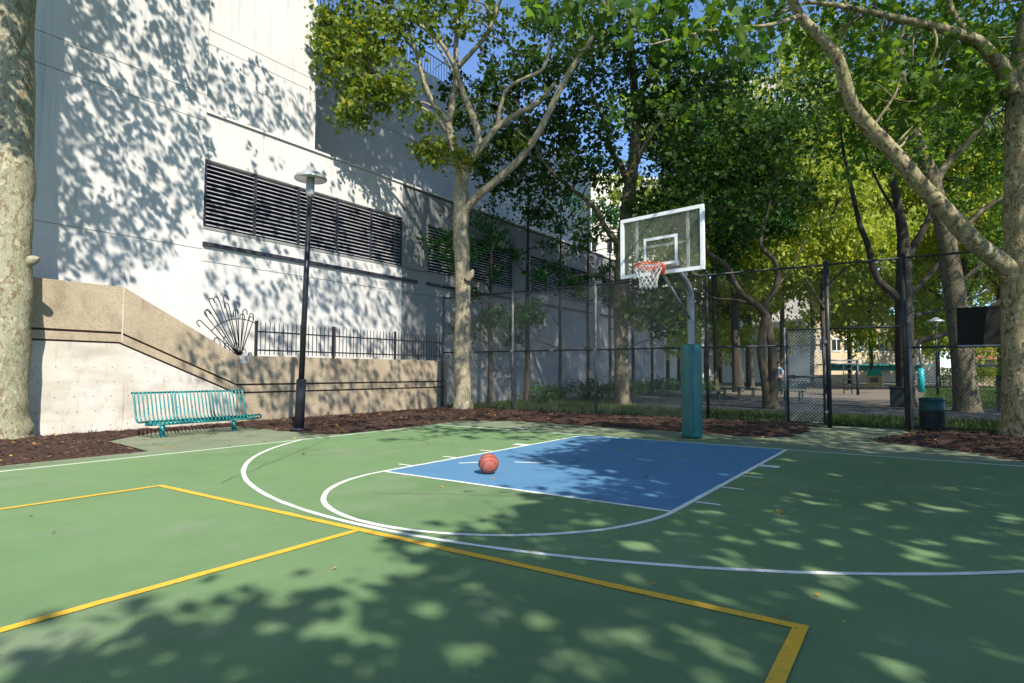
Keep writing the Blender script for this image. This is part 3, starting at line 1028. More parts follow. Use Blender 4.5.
# swung-back gate leaf
gt = thing('gate', 'chain link gate leaf standing open against the fence', 'gate', (1.78, YFN - .1, 0))
gx0, gx1, gy = 1.02, 1.76, YFN - .12
fr = MB()
fr.tube([(gx0, gy, .08), (gx0, gy, 2.2)], .024, n=8)
fr.tube([(gx1, gy, .08), (gx1, gy, 2.2)], .024, n=8)
for zz in (.1, 1.12, 2.19):
    fr.tube([(gx0, gy, zz), (gx1, gy, zz)], .021, n=8)
fr.build('gate_frame', MT['dark_post'], gt)
MB().tube([(gx0 - .05, gy, .0), (gx0 - .05, gy, 2.25)], .02, n=8).build('stile', MT['galv'], gt)
mesh_panel(gx0, gx1, .1, 2.18, gy + .02, pitch=.075, r=.0032).build('mesh', MT['gate_wire'], gt)
for zz in (.35, 1.9):
    MB().box(gx1 + .01, gx1 + .07, gy - .03, gy + .09, zz - .03, zz + .03).build('hinge', MT['galv'], gt)
MB().box(gx0 + .03, gx0 + .16, gy - .05, gy - .025, 1.08, 1.16).build('latch', MT['dark_post'], gt)

# ================================================================== HOOP
hp = thing('basketball_hoop', 'outdoor basketball hoop with clear backboard and teal padded pole', 'basketball hoop', (.03, .82, 0))
BC = np.array((-.147, -.236))
byaw = -.16
bx = np.array((math.cos(byaw), math.sin(byaw), 0))
bn = np.array((math.sin(byaw), -math.cos(byaw), 0))          # towards the court
BW, BZ, BH = .782, 2.945, 1.03
B0 = np.array((BC[0], BC[1], 0))


def bp_(u, z, out=0.0):
    return B0 + bx * u + bn * out + np.array((0, 0, z))


PXY = np.array((.03, .82))
pl = [(PXY[0], PXY[1], -.05), (PXY[0], PXY[1], 1.5), (PXY[0], PXY[1], 2.55)]
end = bp_(.06, 3.06, -.14)
mid = np.array((PXY[0], PXY[1], 2.98))
for t in np.linspace(.12, 1, 9):
    a = np.array(pl[2]) * (1 - t) ** 2 + 2 * t * (1 - t) * mid + t * t * end
    pl.append(tuple(a))
MB().tube(pl, .068, n=14).build('pole', MT['galv'], hp)
pd = MB()
prof = [(.10, .0), (.185, .012), (.19, .05), (.188, .6), (.192, 1.1), (.19, 1.68), (.18, 1.715), (.10, 1.725)]
pd.lathe((PXY[0], PXY[1], 0.004), prof, n=28)
pd.build('pole_pad', MT['teal_pad'], hp)
MB().box(PXY[0] + .03, PXY[0] + .07, PXY[1] - .197, PXY[1] - .185, .08, 1.66).build('pad_seam', MT['teal_pad'], hp)
MB().tube([(PXY[0], PXY[1] - .05, 2.2), bp_(-.02, 2.94, -.1)], .024, n=8).build('brace', MT['galv'], hp)
bb = MB()
fw = .062
for z in (BZ, BZ + BH):
    bb.bar(bp_(-BW - .027, z), bp_(BW + .027, z), .05, fw)
for u in (-BW, BW):
    bb.bar(bp_(u, BZ + .028), bp_(u, BZ + BH - .028), .05, fw, up=bx)
fr_ = bb.build('backboard', MT['white_metal'], hp)
gl = MB()
gl.bar(bp_(-BW + .02, BZ + BH / 2), bp_(BW - .02, BZ + BH / 2), .014, BH - .05)
gl.build('glass', MT['board_glass'], fr_)
bo = MB()                                        # painted target square just in front of the glass
for z in (BZ + .155, BZ + .155 + .46):
    bo.bar(bp_(-.33, z, .0115), bp_(.33, z, .0115), .005, .05)
for u in (-.305, .305):
    bo.bar(bp_(u, BZ + .181, .0115), bp_(u, BZ + .589, .0115), .005, .05, up=bx)
bo.build('painted_lines', MT['white_metal'], fr_)
bk = MB()
for u in (-.50, .50):
    bk.bar(bp_(u, BZ + .03, -.04), bp_(u, BZ + BH - .03, -.04), .03, .045, up=bx)
bk.bar(bp_(-.52, BZ + .5, -.075), bp_(.52, BZ + .5, -.075), .03, .04)
bk.bar(bp_(-.3, BZ + .15, -.075), bp_(.3, BZ + .15, -.075), .03, .09)
bk.build('back_brace', MT['brace_paint'], fr_)
RIMC = bp_(0, 3.03, .41)
rm = MB()
rm.tube([RIMC + bx * .235 * math.cos(a) + bn * .235 * math.sin(a) for a in np.linspace(0, 2 * math.pi, 33)], .012, n=8, cap=False)
rm.tube([RIMC + bx * .233 * math.cos(a) + bn * .233 * math.sin(a) + np.array((0, 0, -.028)) for a in np.linspace(0, 2 * math.pi, 33)], .008, n=6, cap=False)
rim = rm.build('rim', MT['orange'], hp)
br = MB()
br.bar(bp_(-.10, 2.985, .022), bp_(.10, 2.985, .022), .02, .16)
br.bar(bp_(0, 3.018, .03), bp_(0, 3.018, .185), .17, .016)
for s in (-1, 1):
    br.bar(bp_(.085 * s, 2.91, .03), bp_(.12 * s, 3.015, .24), .02, .05)
br.bar(bp_(0, 2.95, .03), bp_(0, 3.0, .17), .15, .05)
br.build('bracket', MT['orange'], rim)
nn = MB()
K = 12
rows = [(.228, -.035), (.205, -.115), (.172, -.195), (.150, -.27), (.144, -.335), (.148, -.395)]
for k in range(K):
    for sgn in (1, -1):
        pts = []
        for i, (r_, dz) in enumerate(rows):
            a = 2 * math.pi * (k + sgn * .5 * i) / K
            pts.append(RIMC + bx * r_ * math.cos(a) + bn * r_ * math.sin(a) + np.array((0, 0, dz)))
        nn.tube(pts, .0055, n=5, cap=False)
nn.build('net', MT['net'], hp)

# ball
bpos = gp(488.5, 474.0)
bc = np.array((bpos[0], bpos[1], .0)) + np.array((0, 0, .004))
RB = .119
ball = thing('basketball', 'worn reddish orange rubber basketball resting on the blue key', 'basketball', tuple(bc))
bm_ = bmesh.new()
bmesh.ops.create_uvsphere(bm_, u_segments=40, v_segments=24, radius=RB)
me = bpy.data.meshes.new('ball_skin')
bm_.to_mesh(me)
bm_.free()
me.polygons.foreach_set('use_smooth', [True] * len(me.polygons))
me.materials.append(MT['ball'])
o = bpy.data.objects.new('ball_skin', me)
COL.objects.link(o)
o.parent = ball
o.location = (0, 0, RB)
sm = MB()
rotm = Matrix.Rotation(.9, 3, 'X') @ Matrix.Rotation(.6, 3, 'Z') @ Matrix.Rotation(.5, 3, 'Y')
cc = bc + np.array((0, 0, RB))


def seam(fn):
    sm.tube([cc + np.array(rotm @ Vector(fn(a))) * (RB + .0002) for a in np.linspace(0, 2 * math.pi, 49)], .0032, n=5, cap=False)


seam(lambda a: (math.cos(a), math.sin(a), 0))
seam(lambda a: (math.cos(a), 0, math.sin(a)))
for s in (-1, 1):
    def fn(a, s=s):
        v = Vector((.82 * math.cos(a), s * (.55 + .17 * math.cos(2 * a)), .82 * math.sin(a)))
        return v.normalized()
    seam(fn)
sm.build('seams', MT['ball_seam'], ball)

# ================================================================== TEAL BENCH
tb = thing('park_bench', 'teal steel slatted bench of three joined sections by the stair wall', 'bench', (-8.0, -4.1, 0))
Y0b, secs, wsec = -5.22, 3, .72


def bprof(t):
    """bench profile (x, z) from front lip over the seat and up the back."""
    P = [(-7.56, .245), (-7.54, .29), (-7.60, .315), (-7.75, .30), (-7.95, .275), (-8.05, .285), (-8.115, .36), (-8.17, .55), (-8.235, .75), (-8.27, .80), (-8.32, .79)]
    return P


prof3 = [(x, z) for x, z in bprof(0)]
sp = [tuple(p) for p in spline([(x, z) for x, z in prof3], 4)]
for q in range(secs):
    ya = Y0b + q * wsec + .03
    yb = ya + wsec - .06
    fr = MB()
    for yy in (ya, yb):
        fr.tube([(x, yy, z) for x, z in sp], .019, n=8)
    for x, z in ((-7.56, .25), (-8.32, .79), (-8.03, .27)):
        fr.tube([(x, ya, z), (x, yb, z)], .018, n=8)
    f = fr.build('seat_frame', MT['teal_metal'], tb)
    i_split = next(i for i, p in enumerate(sp) if p[0] < -8.06)
    se, ba = MB(), MB()
    for k in range(8):
        yy = ya + (k + 1) * (yb - ya) / 9
        se.tube([(x, yy, z) for x, z in sp[:i_split + 1]], .0135, n=6)
        ba.tube([(x, yy, z) for x, z in sp[i_split:]], .0135, n=6)
    se.build('seat', MT['teal_metal'], f)
    ba.build('backrest', MT['teal_metal'], f)
MB().tube([(-7.9, Y0b + .1, .235), (-7.9, Y0b + secs * wsec - .1, .235)], .03, n=10).build('crossbar', MT['teal_metal'], tb)
for yy in (-4.83, -3.45):
    m = MB().tube([(-7.9, yy, 0), (-7.9, yy, .235)], .045, n=12)
    m.lathe((-7.9, yy, 0), [(.09, -.002), (.09, .012), (.05, .02)], n=14)
    m.build('leg', MT['teal_metal'], tb)

# ================================================================== LAMPS


def make_lamp(loc, label, hgt, lean, rb=.095, r1=.058, cap=.32):
    e = thing('street_lamp', label, 'street lamp', tuple(loc), 'black park lamps with flat round caps')
    b = np.array(loc, float)
    L_ = np.array((lean[0], lean[1], 0))
    pt = lambda f: b + L_ * f + np.array((0, 0, hgt * f))
    zb = 1.02 / hgt
    MB().tube([pt(.0), pt(zb * .97), pt(zb)], [rb, rb, rb * .8], n=12).build('base_sleeve', MT['lamp_black'], e)
    m = MB().lathe(b, [(rb * 1.9, 0), (rb * 1.9, .02), (rb * 1.1, .035)], n=14)
    m.build('base_plate', MT['lamp_black'], e)
    MB().tube([pt(zb * .99), pt(.885)], [r1, r1 * .9], n=12).build('pole', MT['lamp_black'], e)
    MB().tube([pt(.885), pt(.9), pt(.962)], [.06, .085, .085], n=14).build('lens', MT['lamp_glass'], e)
    c = pt(.96)
    MB().lathe(c, [(.09, -.01), (cap, -.035), (cap * 1.02, -.01), (cap * .9, .045), (cap * .55, .12), (cap * .32, .16), (cap * .28, .2), (.03, .225)], n=28).build('cap', MT['lamp_cap'], e)
    return e


make_lamp((-6.78, -2.73, .03), 'tall black lamp post with flat metal cap in the mulch right of the teal bench', 5.35, (.11, .075))
pf_ = gp(938, 395)
make_lamp((pf_[0], pf_[1], 0), 'thin distant lamp post on the lawn right of the dark bin', 4.3, (0, 0), .07, .05, .42)

# ================================================================== BINS, PARK BENCHES, PLAYGROUND


def make_bin(x, y, label, r=.215, h=.69, top='bin_teal'):
    e = thing('trash_bin', label, 'bin', (x, y, 0))
    MB().lathe((x, y, 0), [(r * .92, .0), (r * .95, .03), (r, h * .55), (r, h * .6)], n=24).build('drum', MT['bin_dark'], e)
    s = MB()
    for k in range(26):
        a = 2 * math.pi * k / 26
        c_, s_ = math.cos(a), math.sin(a)
        s.bar((x + (r + .004) * c_, y + (r + .004) * s_, .05), (x + (r + .012) * c_, y + (r + .012) * s_, h * .6), .03, .012, up=(c_, s_, 0))
    s.build('staves', MT['bin_dark'], e)
    MB().lathe((x, y, 0), [(r * 1.03, h * .6), (r * 1.06, h * .62), (r * 1.04, h * .93)], n=24).build('upper_band', MT[top], e)
    MB().lathe((x, y, 0), [(r * 1.08, h * .93), (r * 1.1, h * .96), (r * 1.02, h), (r * .6, h + .01)], n=24).build('rim', MT[top], e)
    return e


make_bin(3.70, 5.12, 'round trash bin with teal top and dark slatted drum at the fence post')
b2 = gp(899, 408)
bb_ = thing('trash_bin', 'dark square trash bin beside the trunk beyond the gateway', 'bin', (b2[0], b2[1], 0))
MB().box(b2[0] - .25, b2[0] + .25, b2[1] - .25, b2[1] + .25, 0.03, .68).build('body', MT['bin_dark'], bb_, bevel=.02)
MB().box(b2[0] - .28, b2[0] + .28, b2[1] - .28, b2[1] + .28, .682, .75).build('lid', MT['bin_dark'], bb_, bevel=.02)


def make_bench(p, hd, length, label, back=False):
    e = thing('park_bench', label, 'bench', (p[0], p[1], 0), 'dark green benches beyond the fence')
    d = np.array((math.sin(hd), math.cos(hd), 0))
    n_ = np.array((d[1], -d[0], 0))
    c_ = np.array((p[0], p[1], 0))
    s = MB()
    for k in range(4):
        o_ = n_ * (-.17 + k * .115) + np.array((0, 0, .43))
        s.bar(c_ - d * length / 2 + o_, c_ + d * length / 2 + o_, .095, .04)
    s.build('seat', MT['bench_green'], e)
    if back:
        s = MB()
        for k in range(3):
            o_ = n_ * (.25 + k * .02) + np.array((0, 0, .56 + k * .13))
            s.bar(c_ - d * length / 2 + o_, c_ + d * length / 2 + o_, .03, .1)
        s.build('backrest', MT['bench_green'], e)
    for f in (-.42, 0, .42):
        m = MB()
        for s_ in (-.15, .15):
            m.bar(c_ + d * length * f + n_ * s_, c_ + d * length * f + n_ * s_ + np.array((0, 0, .405)), .06, .05, up=d)
        m.bar(c_ + d * length * f - n_ * .19 + np.array((0, 0, .385)), c_ + d * length * f + n_ * .19 + np.array((0, 0, .385)), .05, .04)
        m.build('leg', MT['bench_green'], e)


q = gp(690, 401)
make_bench(q, RAD(62), 2.8, 'dark green backless park bench behind the padded hoop pole')
q = gp(739, 396)
make_bench(q, RAD(60), 1.7, 'dark green backless park bench between hoop pole and twin-stemmed tree')
q = gp(786, 401)
make_bench(q, RAD(58), 1.5, 'dark green bench with backrest beside the standing person', True)

# climbing frame
q = gp(846, 395)
cfm = thing('climbing_frame', 'dark steel climbing frame seen through the gateway', 'play equipment', (q[0], q[1], 0))
pts = {}
for px_, dp in ((829, 0), (841, 1.6), (858, 0)):
    a = gp(px_, 395)
    a = a + np.array((CAM_F[0], CAM_F[1], 0)) * dp
    MB().tube([(a[0], a[1], 0), (a[0], a[1], 1.95)], .075, n=10).build('post', MT['dark_post'], cfm)
    pts[px_] = a
for z in (1.72, 1.9):
    MB().tube([(pts[829][0], pts[829][1], z), (pts[858][0], pts[858][1], z)], .045, n=8).build('bar', MT['galv'], cfm)
MB().tube([(pts[829][0], pts[829][1], 1.72), (pts[841][0], pts[841][1], 1.72)], .04, n=8).build('bar', MT['galv'], cfm)
MB().tube([(pts[841][0], pts[841][1], 1.72), (pts[858][0], pts[858][1], 1.72)], .04, n=8).build('bar', MT['galv'], cfm)
a, b = pts[829], pts[841]
m = MB()
m.bar((a[0], a[1], .62), (b[0], b[1], .62), .7, .07)
m.build('platform', MT['dark_post'], cfm)
a = gp(848, 394)
m = MB()
for s in (-.2, .2):
    m.tube([(a[0] + s, a[1], 0), (a[0] + s, a[1], 1.72)], .03, n=8)
for k in range(5):
    m.tube([(a[0] - .2, a[1], .25 + k * .3), (a[0] + .2, a[1], .25 + k * .3)], .022, n=6)
m.build('ladder', MT['dark_post'], cfm)
# play house
q = at(875, 386, 50)
ph = thing('play_house', 'small tan play house with green pitched roof beyond the gateway', 'play house', (q[0], q[1], 0))
hx, hy = q[0], q[1]
w_ = .56
m = MB()
for (xa, xb, ya_, yb_) in ((-w_, w_, -w_, -w_ + .06), (-w_, w_, w_ - .06, w_), (-w_, -w_ + .06, -w_ + .06, w_ - .06), (w_ - .06, w_, -w_ + .06, w_ - .06)):
    m.box(hx + xa, hx + xb, hy + ya_, hy + yb_, 0, 1.0)
m.build('wall', MT['play_tan'], ph)
m = MB()
m.add([(hx - .62, hy - .62, 1.0), (hx + .62, hy - .62, 1.0), (hx + .62, hy + .62, 1.0), (hx - .62, hy + .62, 1.0),
       (hx - .45, hy - .45, 1.35), (hx + .45, hy - .45, 1.35), (hx + .45, hy + .45, 1.35), (hx - .45, hy + .45, 1.35), (hx, hy, 1.62)],
      [(3, 2, 1, 0), (0, 1, 5, 4), (1, 2, 6, 5), (2, 3, 7, 6), (3, 0, 4, 7), (4, 5, 8), (5, 6, 8), (6, 7, 8), (7, 4, 8)])
m.build('roof', MT['green_roof'], ph)
MB().box(hx - .3, hx + .3, hy - w_ - .012, hy - w_ - .002, .45, .85).build('window', MT['window_dark'], ph)
# teal padded column
q = gp(921.5, 392)
tp_ = thing('padded_post', 'bright teal padded post on the lawn behind the trash bin', 'post', (q[0], q[1], 0))
MB().lathe((q[0], q[1], 0), [(.1, 0), (.19, .02), (.19, 1.5), (.1, 1.53)], n=18).build('pad', MT['teal_plastic'], tp_)
MB().tube([(q[0], q[1], 1.5), (q[0], q[1], 3.2)], .06, n=10).build('pole', MT['galv'], tp_)
# low black fence and hedges on the right
lf = thing('low_fence', 'low black mesh fence beyond the right-hand trunk', 'fence', (7.5, 14.6, 0))
for x in (5.5, 7.4, 9.3, 11.2):
    MB().box(x - .03, x + .03, 14.57, 14.63, 0, 1.16).build('post', MT['black'], lf)
for z in (.12, 1.12):
    MB().box(5.5, 11.2, 14.585, 14.615, z - .02, z + .02).build('rail', MT['black'], lf)
mesh_panel(5.5, 11.2, .12, 1.12, 14.64, pitch=.05, r=.008).build('mesh', MT['black'], lf)


def hedge(name, label, x0, x1, y0, y1, h, n, leaf, ls=.09, group=None):
    e = thing(name, label, 'hedge', ((x0 + x1) / 2, (y0 + y1) / 2, 0), group)
    P = np.stack([RNG.uniform(x0, x1, n), RNG.uniform(y0, y1, n), RNG.uniform(.03, 1, n) ** .6 * h], -1)
    P += RNG.normal(size=P.shape) * .05
    me = leaves_mesh('foliage', P, ls, leaf, origin=e.location)
    o = bpy.data.objects.new('foliage', me)
    COL.objects.link(o)
    o.parent = e
    m = MB()
    for k in range(int((x1 - x0) / .5) + 1):
        x = x0 + .2 + k * .5
        y = (y0 + y1) / 2
        m.tube([(x, y, -.03), (x + .05, y, h * .45), (x - .05, y + .05, h * .85)], [.03, .022, .01], n=5)
    m.build('stems', MT['bark_dark'], e)


hedge('hedge', 'clipped dark hedge behind the low black fence', 5.6, 11.5, 15.3, 16.4, 1.42, 6500, MT['leaf_mid'], .11)
q0 = gp(949, 386)
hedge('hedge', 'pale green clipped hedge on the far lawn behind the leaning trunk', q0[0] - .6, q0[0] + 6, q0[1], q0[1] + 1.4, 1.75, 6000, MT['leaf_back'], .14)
# pavilion roof far right
q = at(1000, 372, 60)
pv = thing('pavilion', 'small brown roofed pavilion far behind the low fence', 'pavilion', (q[0], q[1], 0))
MB().box(q[0] - 3, q[0] + 3, q[1], q[1] + 3, 0, 2.6).build('wall', MT['tan_wall'], pv)
m = MB()
m.add([(q[0] - 3.6, q[1] - .6, 2.6), (q[0] + 3.6, q[1] - .6, 2.6), (q[0] + 3.6, q[1] + 3.6, 2.6), (q[0] - 3.6, q[1] + 3.6, 2.6), (q[0] - 1.5, q[1] + 1.5, 4.2), (q[0] + 1.5, q[1] + 1.5, 4.2)],
      [(3, 2, 1, 0), (0, 1, 5, 4), (1, 2, 5), (2, 3, 4, 5), (3, 0, 4)])
m.build('roof', MT['brick'], pv)
MB().box(q[0] - 1.8, q[0] + 1.8, q[1] - .012, q[1] - .002, .9, 2.1).build('window', MT['window_dark'], pv)

# ================================================================== FAR BUILDINGS


def facade(name, label, p_left, p_right, z1, wall, pane, cols, rows_, z_first, fh, win_w, win_h, deep=12, frame=True):
    """A block whose front runs between two ground points; windows are parts sharing one mesh."""
    a, b = np.array((p_left[0], p_left[1])), np.array((p_right[0], p_right[1]))
    d = (b - a)
    L_ = np.linalg.norm(d)
    d /= L_
    back = np.array((-d[1], d[0]))
    e = thing(name, label, 'building', (a[0], a[1], 0))
    c_ = [a, b, b + back * deep, a + back * deep]
    m = MB()
    vs = [(x, y, 0) for x, y in c_] + [(x, y, z1) for x, y in c_]
    m.add(vs, [(0, 3, 2, 1), (4, 5, 6, 7), (0, 1, 5, 4), (1, 2, 6, 5), (2, 3, 7, 6), (3, 0, 4, 7)])
    m.build('wall', wall, e)
    m = MB()
    vs = [(x, y, z1) for x, y in (a - back * .3 - d * .3, b - back * .3 + d * .3, b + back * .1 + d * .3, a + back * .1 - d * .3)]
    vs += [(x, y, z + .5) for x, y, z in vs]
    m.add(vs, [(0, 3, 2, 1), (4, 5, 6, 7), (0, 1, 5, 4), (1, 2, 6, 5), (2, 3, 7, 6), (3, 0, 4, 7)])
    m.build('cornice', wall, e)
    proto = None
    for r in range(rows_):
        for k in range(cols):
            u = (k + .5) * L_ / cols
            z = z_first + r * fh
            if proto is None:
                w = MB()
                D, Bk = np.append(d, 0), np.append(back, 0)
                o_ = np.array((a[0], a[1], 0)) + D * u + np.array((0, 0, z))
                w.bar(o_ - D * win_w / 2 - Bk * .02, o_ + D * win_w / 2 - Bk * .02, .04, win_h)
                proto = w.build('window', pane, e)
                f = MB()
                for zz in (-win_h / 2, win_h / 2):
                    f.bar(o_ - D * (win_w / 2 + .05) - Bk * .06 + np.array((0, 0, zz)), o_ + D * (win_w / 2 + .05) - Bk * .06 + np.array((0, 0, zz)), .1, .12)
                f.bar(o_ - Bk * .06 - np.array((0, 0, win_h / 2 - .06)), o_ - Bk * .06 + np.array((0, 0, win_h / 2 - .06)), .08, .1, up=d.tolist() + [0])
                f.build('frame', MT['white_metal'], proto)
                u0, z0 = u, z
            else:
                c = proto.copy()
                COL.objects.link(c)
                c.parent = e
                c.location = (d[0] * (u - u0), d[1] * (u - u0), z - z0)
                for ch in proto.children:
                    c2 = ch.copy()
                    COL.objects.link(c2)
                    c2.parent = c
    return e


def gd(px, depth):
    p = at(px, 371.7, depth)
    return (p[0], p[1])


facade('apartment_tower', 'tall pale tower with blue windows showing through the tree tops', gd(752, 112), gd(846, 118), 58, MT['tower'], MT['window_blue'], 8, 11, 24, 3.1, 1.5, 1.7)
facade('apartment_block', 'sunlit pale block behind the tree trunks left of the hoop', gd(558, 62), gd(706, 66), 22, MT['pale_block'], MT['window_dark'], 7, 5, 4.5, 3.4, 1.2, 1.7)
facade('low_block', 'low sunlit pale building behind the trunks right of the hoop', gd(700, 72), gd(812, 74), 6.2, MT['pale_block'], MT['window_dark'], 9, 1, 4.3, 3, .8, 1.6)
sb = facade('school_building', 'low tan building with a window band and green awning past the playground', gd(806, 78), gd(936, 82), 8.4, MT['tan_wall'], MT['window_dark'], 11, 1, 4.9, 3, 1.25, 1.6)
a, b = np.array(gd(826, 75)), np.array(gd(922, 78))
m = MB()
m.bar((a[0], a[1], 2.25), (b[0], b[1], 2.25), 3.4, .16)
m.bar((a[0], a[1], 1.9), (b[0], b[1], 1.9), .1, .8)
m.build('awning', MT['awning'], sb)

# ================================================================== PERSON
q = gp(779.5, 396)
pe = thing('person', 'person in pale top and dark trousers standing beyond the twin-stemmed tree', 'person', (q[0], q[1], 0))
bm_ = bmesh.new()
J = {'pel': (0, 0, .93, .135), 'waist': (0, .0, 1.08, .125), 'chest': (0, .0, 1.32, .15), 'neck': (0, .0, 1.5, .06), 'chin': (0, -.02, 1.58, .07), 'head': (0, -.01, 1.66, .098), 'top': (0, 0, 1.72, .08),
     'sl': (-.17, 0, 1.43, .07), 'el': (-.25, .03, 1.16, .048), 'wl': (-.23, -.10, .93, .036), 'hl': (-.22, -.14, .85, .04),
     'sr': (.17, 0, 1.43, .07), 'er': (.25, .02, 1.16, .048), 'wr': (.20, -.14, .99, .036), 'hr': (.17, -.2, .93, .04),
     'hpl': (-.10, 0, .88, .115), 'kl': (-.12, -.03, .48, .075), 'al': (-.12, .02, .09, .05), 'tl': (-.13, -.14, .04, .04),
     'hpr': (.10, 0, .88, .115), 'kr': (.12, -.02, .48, .075), 'ar': (.13, .03, .09, .05), 'tr': (.15, -.13, .04, .04)}
E_ = [('pel', 'waist'), ('waist', 'chest'), ('chest', 'neck'), ('neck', 'chin'), ('chin', 'head'), ('head', 'top'), ('chest', 'sl'), ('sl', 'el'), ('el', 'wl'), ('wl', 'hl'), ('chest', 'sr'), ('sr', 'er'), ('er', 'wr'), ('wr', 'hr'),
      ('pel', 'hpl'), ('hpl', 'kl'), ('kl', 'al'), ('al', 'tl'), ('pel', 'hpr'), ('hpr', 'kr'), ('kr', 'ar'), ('ar', 'tr')]
names = list(J)
me = bpy.data.meshes.new('body')
me.from_pydata([J[k][:3] for k in names], [(names.index(a), names.index(b)) for a, b in E_], [])
tmp = bpy.data.objects.new('body', me)
COL.objects.link(tmp)
md = tmp.modifiers.new('skin', 'SKIN')
for i, k in enumerate(names):
    r_ = J[k][3]
    me.skin_vertices[0].data[i].radius = (r_, r_ * (.72 if k in ('chest', 'waist', 'pel') else 1))
    me.skin_vertices[0].data[i].use_root = (k == 'pel')
tmp.modifiers.new('sub', 'SUBSURF').levels = 2
dg = bpy.context.evaluated_depsgraph_get()
me2 = bpy.data.meshes.new_from_object(tmp.evaluated_get(dg))
bpy.data.objects.remove(tmp)
for mm in ('skin', 'shirt', 'trousers', 'black'):
    me2.materials.append(MT[mm])
for p in me2.polygons:
    c = p.center
    p.use_smooth = True
    p.material_index = 3 if c.z < .09 else 2 if c.z < .97 and abs(c.x) < .21 and c.y > -.12 else 1 if (c.z < 1.5 and (c.z > 1.14 or abs(c.x) < .2)) and c.y > -.16 else 0
bo_ = bpy.data.objects.new('body', me2)
COL.objects.link(bo_)
bo_.parent = pe
bo_.rotation_euler = (0, 0, RAD(-35))
bm_ = bmesh.new()
bmesh.ops.create_uvsphere(bm_, u_segments=16, v_segments=10, radius=.105)
for v in bm_.verts:
    v.co.z = v.co.z * 1.1 + 1.70
    v.co.y = v.co.y * 1.05 + .03
me = bpy.data.meshes.new('hair')
bm_.to_mesh(me)
bm_.free()
me.materials.append(MT['hair'])
o = bpy.data.objects.new('hair', me)
COL.objects.link(o)
o.parent = pe
o.rotation_euler = (0, 0, RAD(-35))

# ================================================================== TREES
# --- left foreground trunk
TL = Tree('plane_tree', 'thick mottled plane tree trunk at the left edge beside the stair wall', (-9.12, -6.86, 0), MT['bark_left'], MT['leaf_yellow'], leaf_size=.17)
x, y = -9.12, -6.86
TL.limb([(x, y, -.1, .60), (x, y, .05, .50), (x, y, .25, .43), (x - .01, y, .7, .39), (x, y, 1.6, .37), (x + .01, y, 2.6, .355), (x - .02, y, 3.6, .34), (x - .03, y, 4.6, .32), (x - .06, y - .02, 6.0, .31), (x - .05, y - .05, 8, .29), (x - .1, y + .1, 10.5, .22), (x, y, 13, .12)], n=22, per=7, bumpy=.06)
TL.limb([(x + .2, y + .22, 3.05, .10), (x + .32, y + .3, 3.08, .07), (x + .36, y + .33, 3.07, .04)], n=10)
# --- forked plane tree in the mulch
DT = 18.1
bT = gp(463, 409)
bT = at(463, 408, DT)
T4 = Tree('plane_tree', 'forked pale plane tree in the mulch at the end of the retaining wall', (bT[0], bT[1], 0), MT['bark_plane'], MT['leaf_yellow'], leaf_size=.145, shape=LOBED)
T4.plimb([(463.5, 415, DT, .36), (463, 404, DT, .30), (462.5, 385, DT, .25), (462, 340, DT, .235), (463, 300, DT, .23), (462, 262, DT, .235), (461, 235, DT, .225), (461, 212, DT, .235), (461, 195, DT, .21), (462, 172, DT, .19), (463, 160, DT, .18)], n=18, per=6, bumpy=.08)
T4.plimb([(467, 280, DT - .2, .12), (471, 274, DT - .25, .10), (473, 270, DT - .3, .04)], n=8)
T4.plimb([(463, 214, DT, .143), (474, 199, DT - .1, .126), (493, 183, DT - .3, .118), (519, 160, DT - .5, .109), (540, 130, DT - .7, .101), (557, 95, DT - .8, .092), (572, 68, DT - .9, .084), (590, 40, DT - 1, .076), (603, 8, DT - 1.1, .063), (612, -40, DT - 1.2, .042)], n=12)
T4.plimb([(462, 166, DT, .134), (455, 150, DT, .122), (449, 128, DT + .1, .109), (452, 105, DT + .2, .101), (456, 78, DT + .2, .092), (456, 45, DT + .2, .076), (459, 10, DT + .2, .059), (462, -40, DT, .042)], n=12)
T4.plimb([(449, 122, DT + .1, .092), (436, 108, DT - .1, .084), (426, 88, DT - .3, .076), (419, 62, DT - .4, .067), (413, 42, DT - .5, .050), (405, 20, DT - .5, .034)], n=10)
T4.plimb([(446, 132, DT, .067), (434, 116, DT - .3, .059), (418, 106, DT - .5, .050), (400, 97, DT - .8, .042), (385, 82, DT - 1, .029), (366, 62, DT - 1.2, .017)], n=9)
T4.plimb([(450, 130, DT, .050), (440, 112, DT + .2, .042), (425, 103, DT + .4, .034), (415, 102, DT + .4, .025)], n=8)
T4.plimb([(470, 162, DT, .118), (478, 146, DT - .1, .113), (477, 128, DT - .1, .109), (470, 110, DT, .101), (462, 90, DT, .084), (456, 70, DT - .2, .076), (440, 42, DT - .4, .059), (415, 22, DT - .6, .042), (388, 5, DT - .8, .025)], n=11)
T4.plimb([(466, 166, DT, .126), (482, 146, DT - .2, .109), (498, 127, DT - .4, .092), (517, 114, DT - .5, .084), (537, 103, DT - .6, .076), (556, 82, DT - .6, .050)], n=10)
T4.plimb([(497, 128, DT - .4, .067), (501, 105, DT - .5, .063), (508, 88, DT - .5, .059), (523, 79, DT - .6, .055), (543, 69, DT - .8, .050), (549, 48, DT - .9, .042), (556, 20, DT - 1, .029), (560, -20, DT - 1, .017)], n=9)
T4.plimb([(457, 68, DT, .076), (472, 52, DT - .2, .071), (487, 34, DT - .3, .067), (496, 12, DT - .4, .059), (506, -20, DT - .5, .042)], n=9)
T4.plimb([(456, 78, DT + .1, .042), (440, 50, DT + .3, .038), (425, 25, DT + .4, .034), (418, -10, DT + .5, .025)], n=8)
T4.plimb([(470, 175, DT, .025), (440, 160, DT - .6, .018), (420, 150, DT - .8, .010)], n=6)
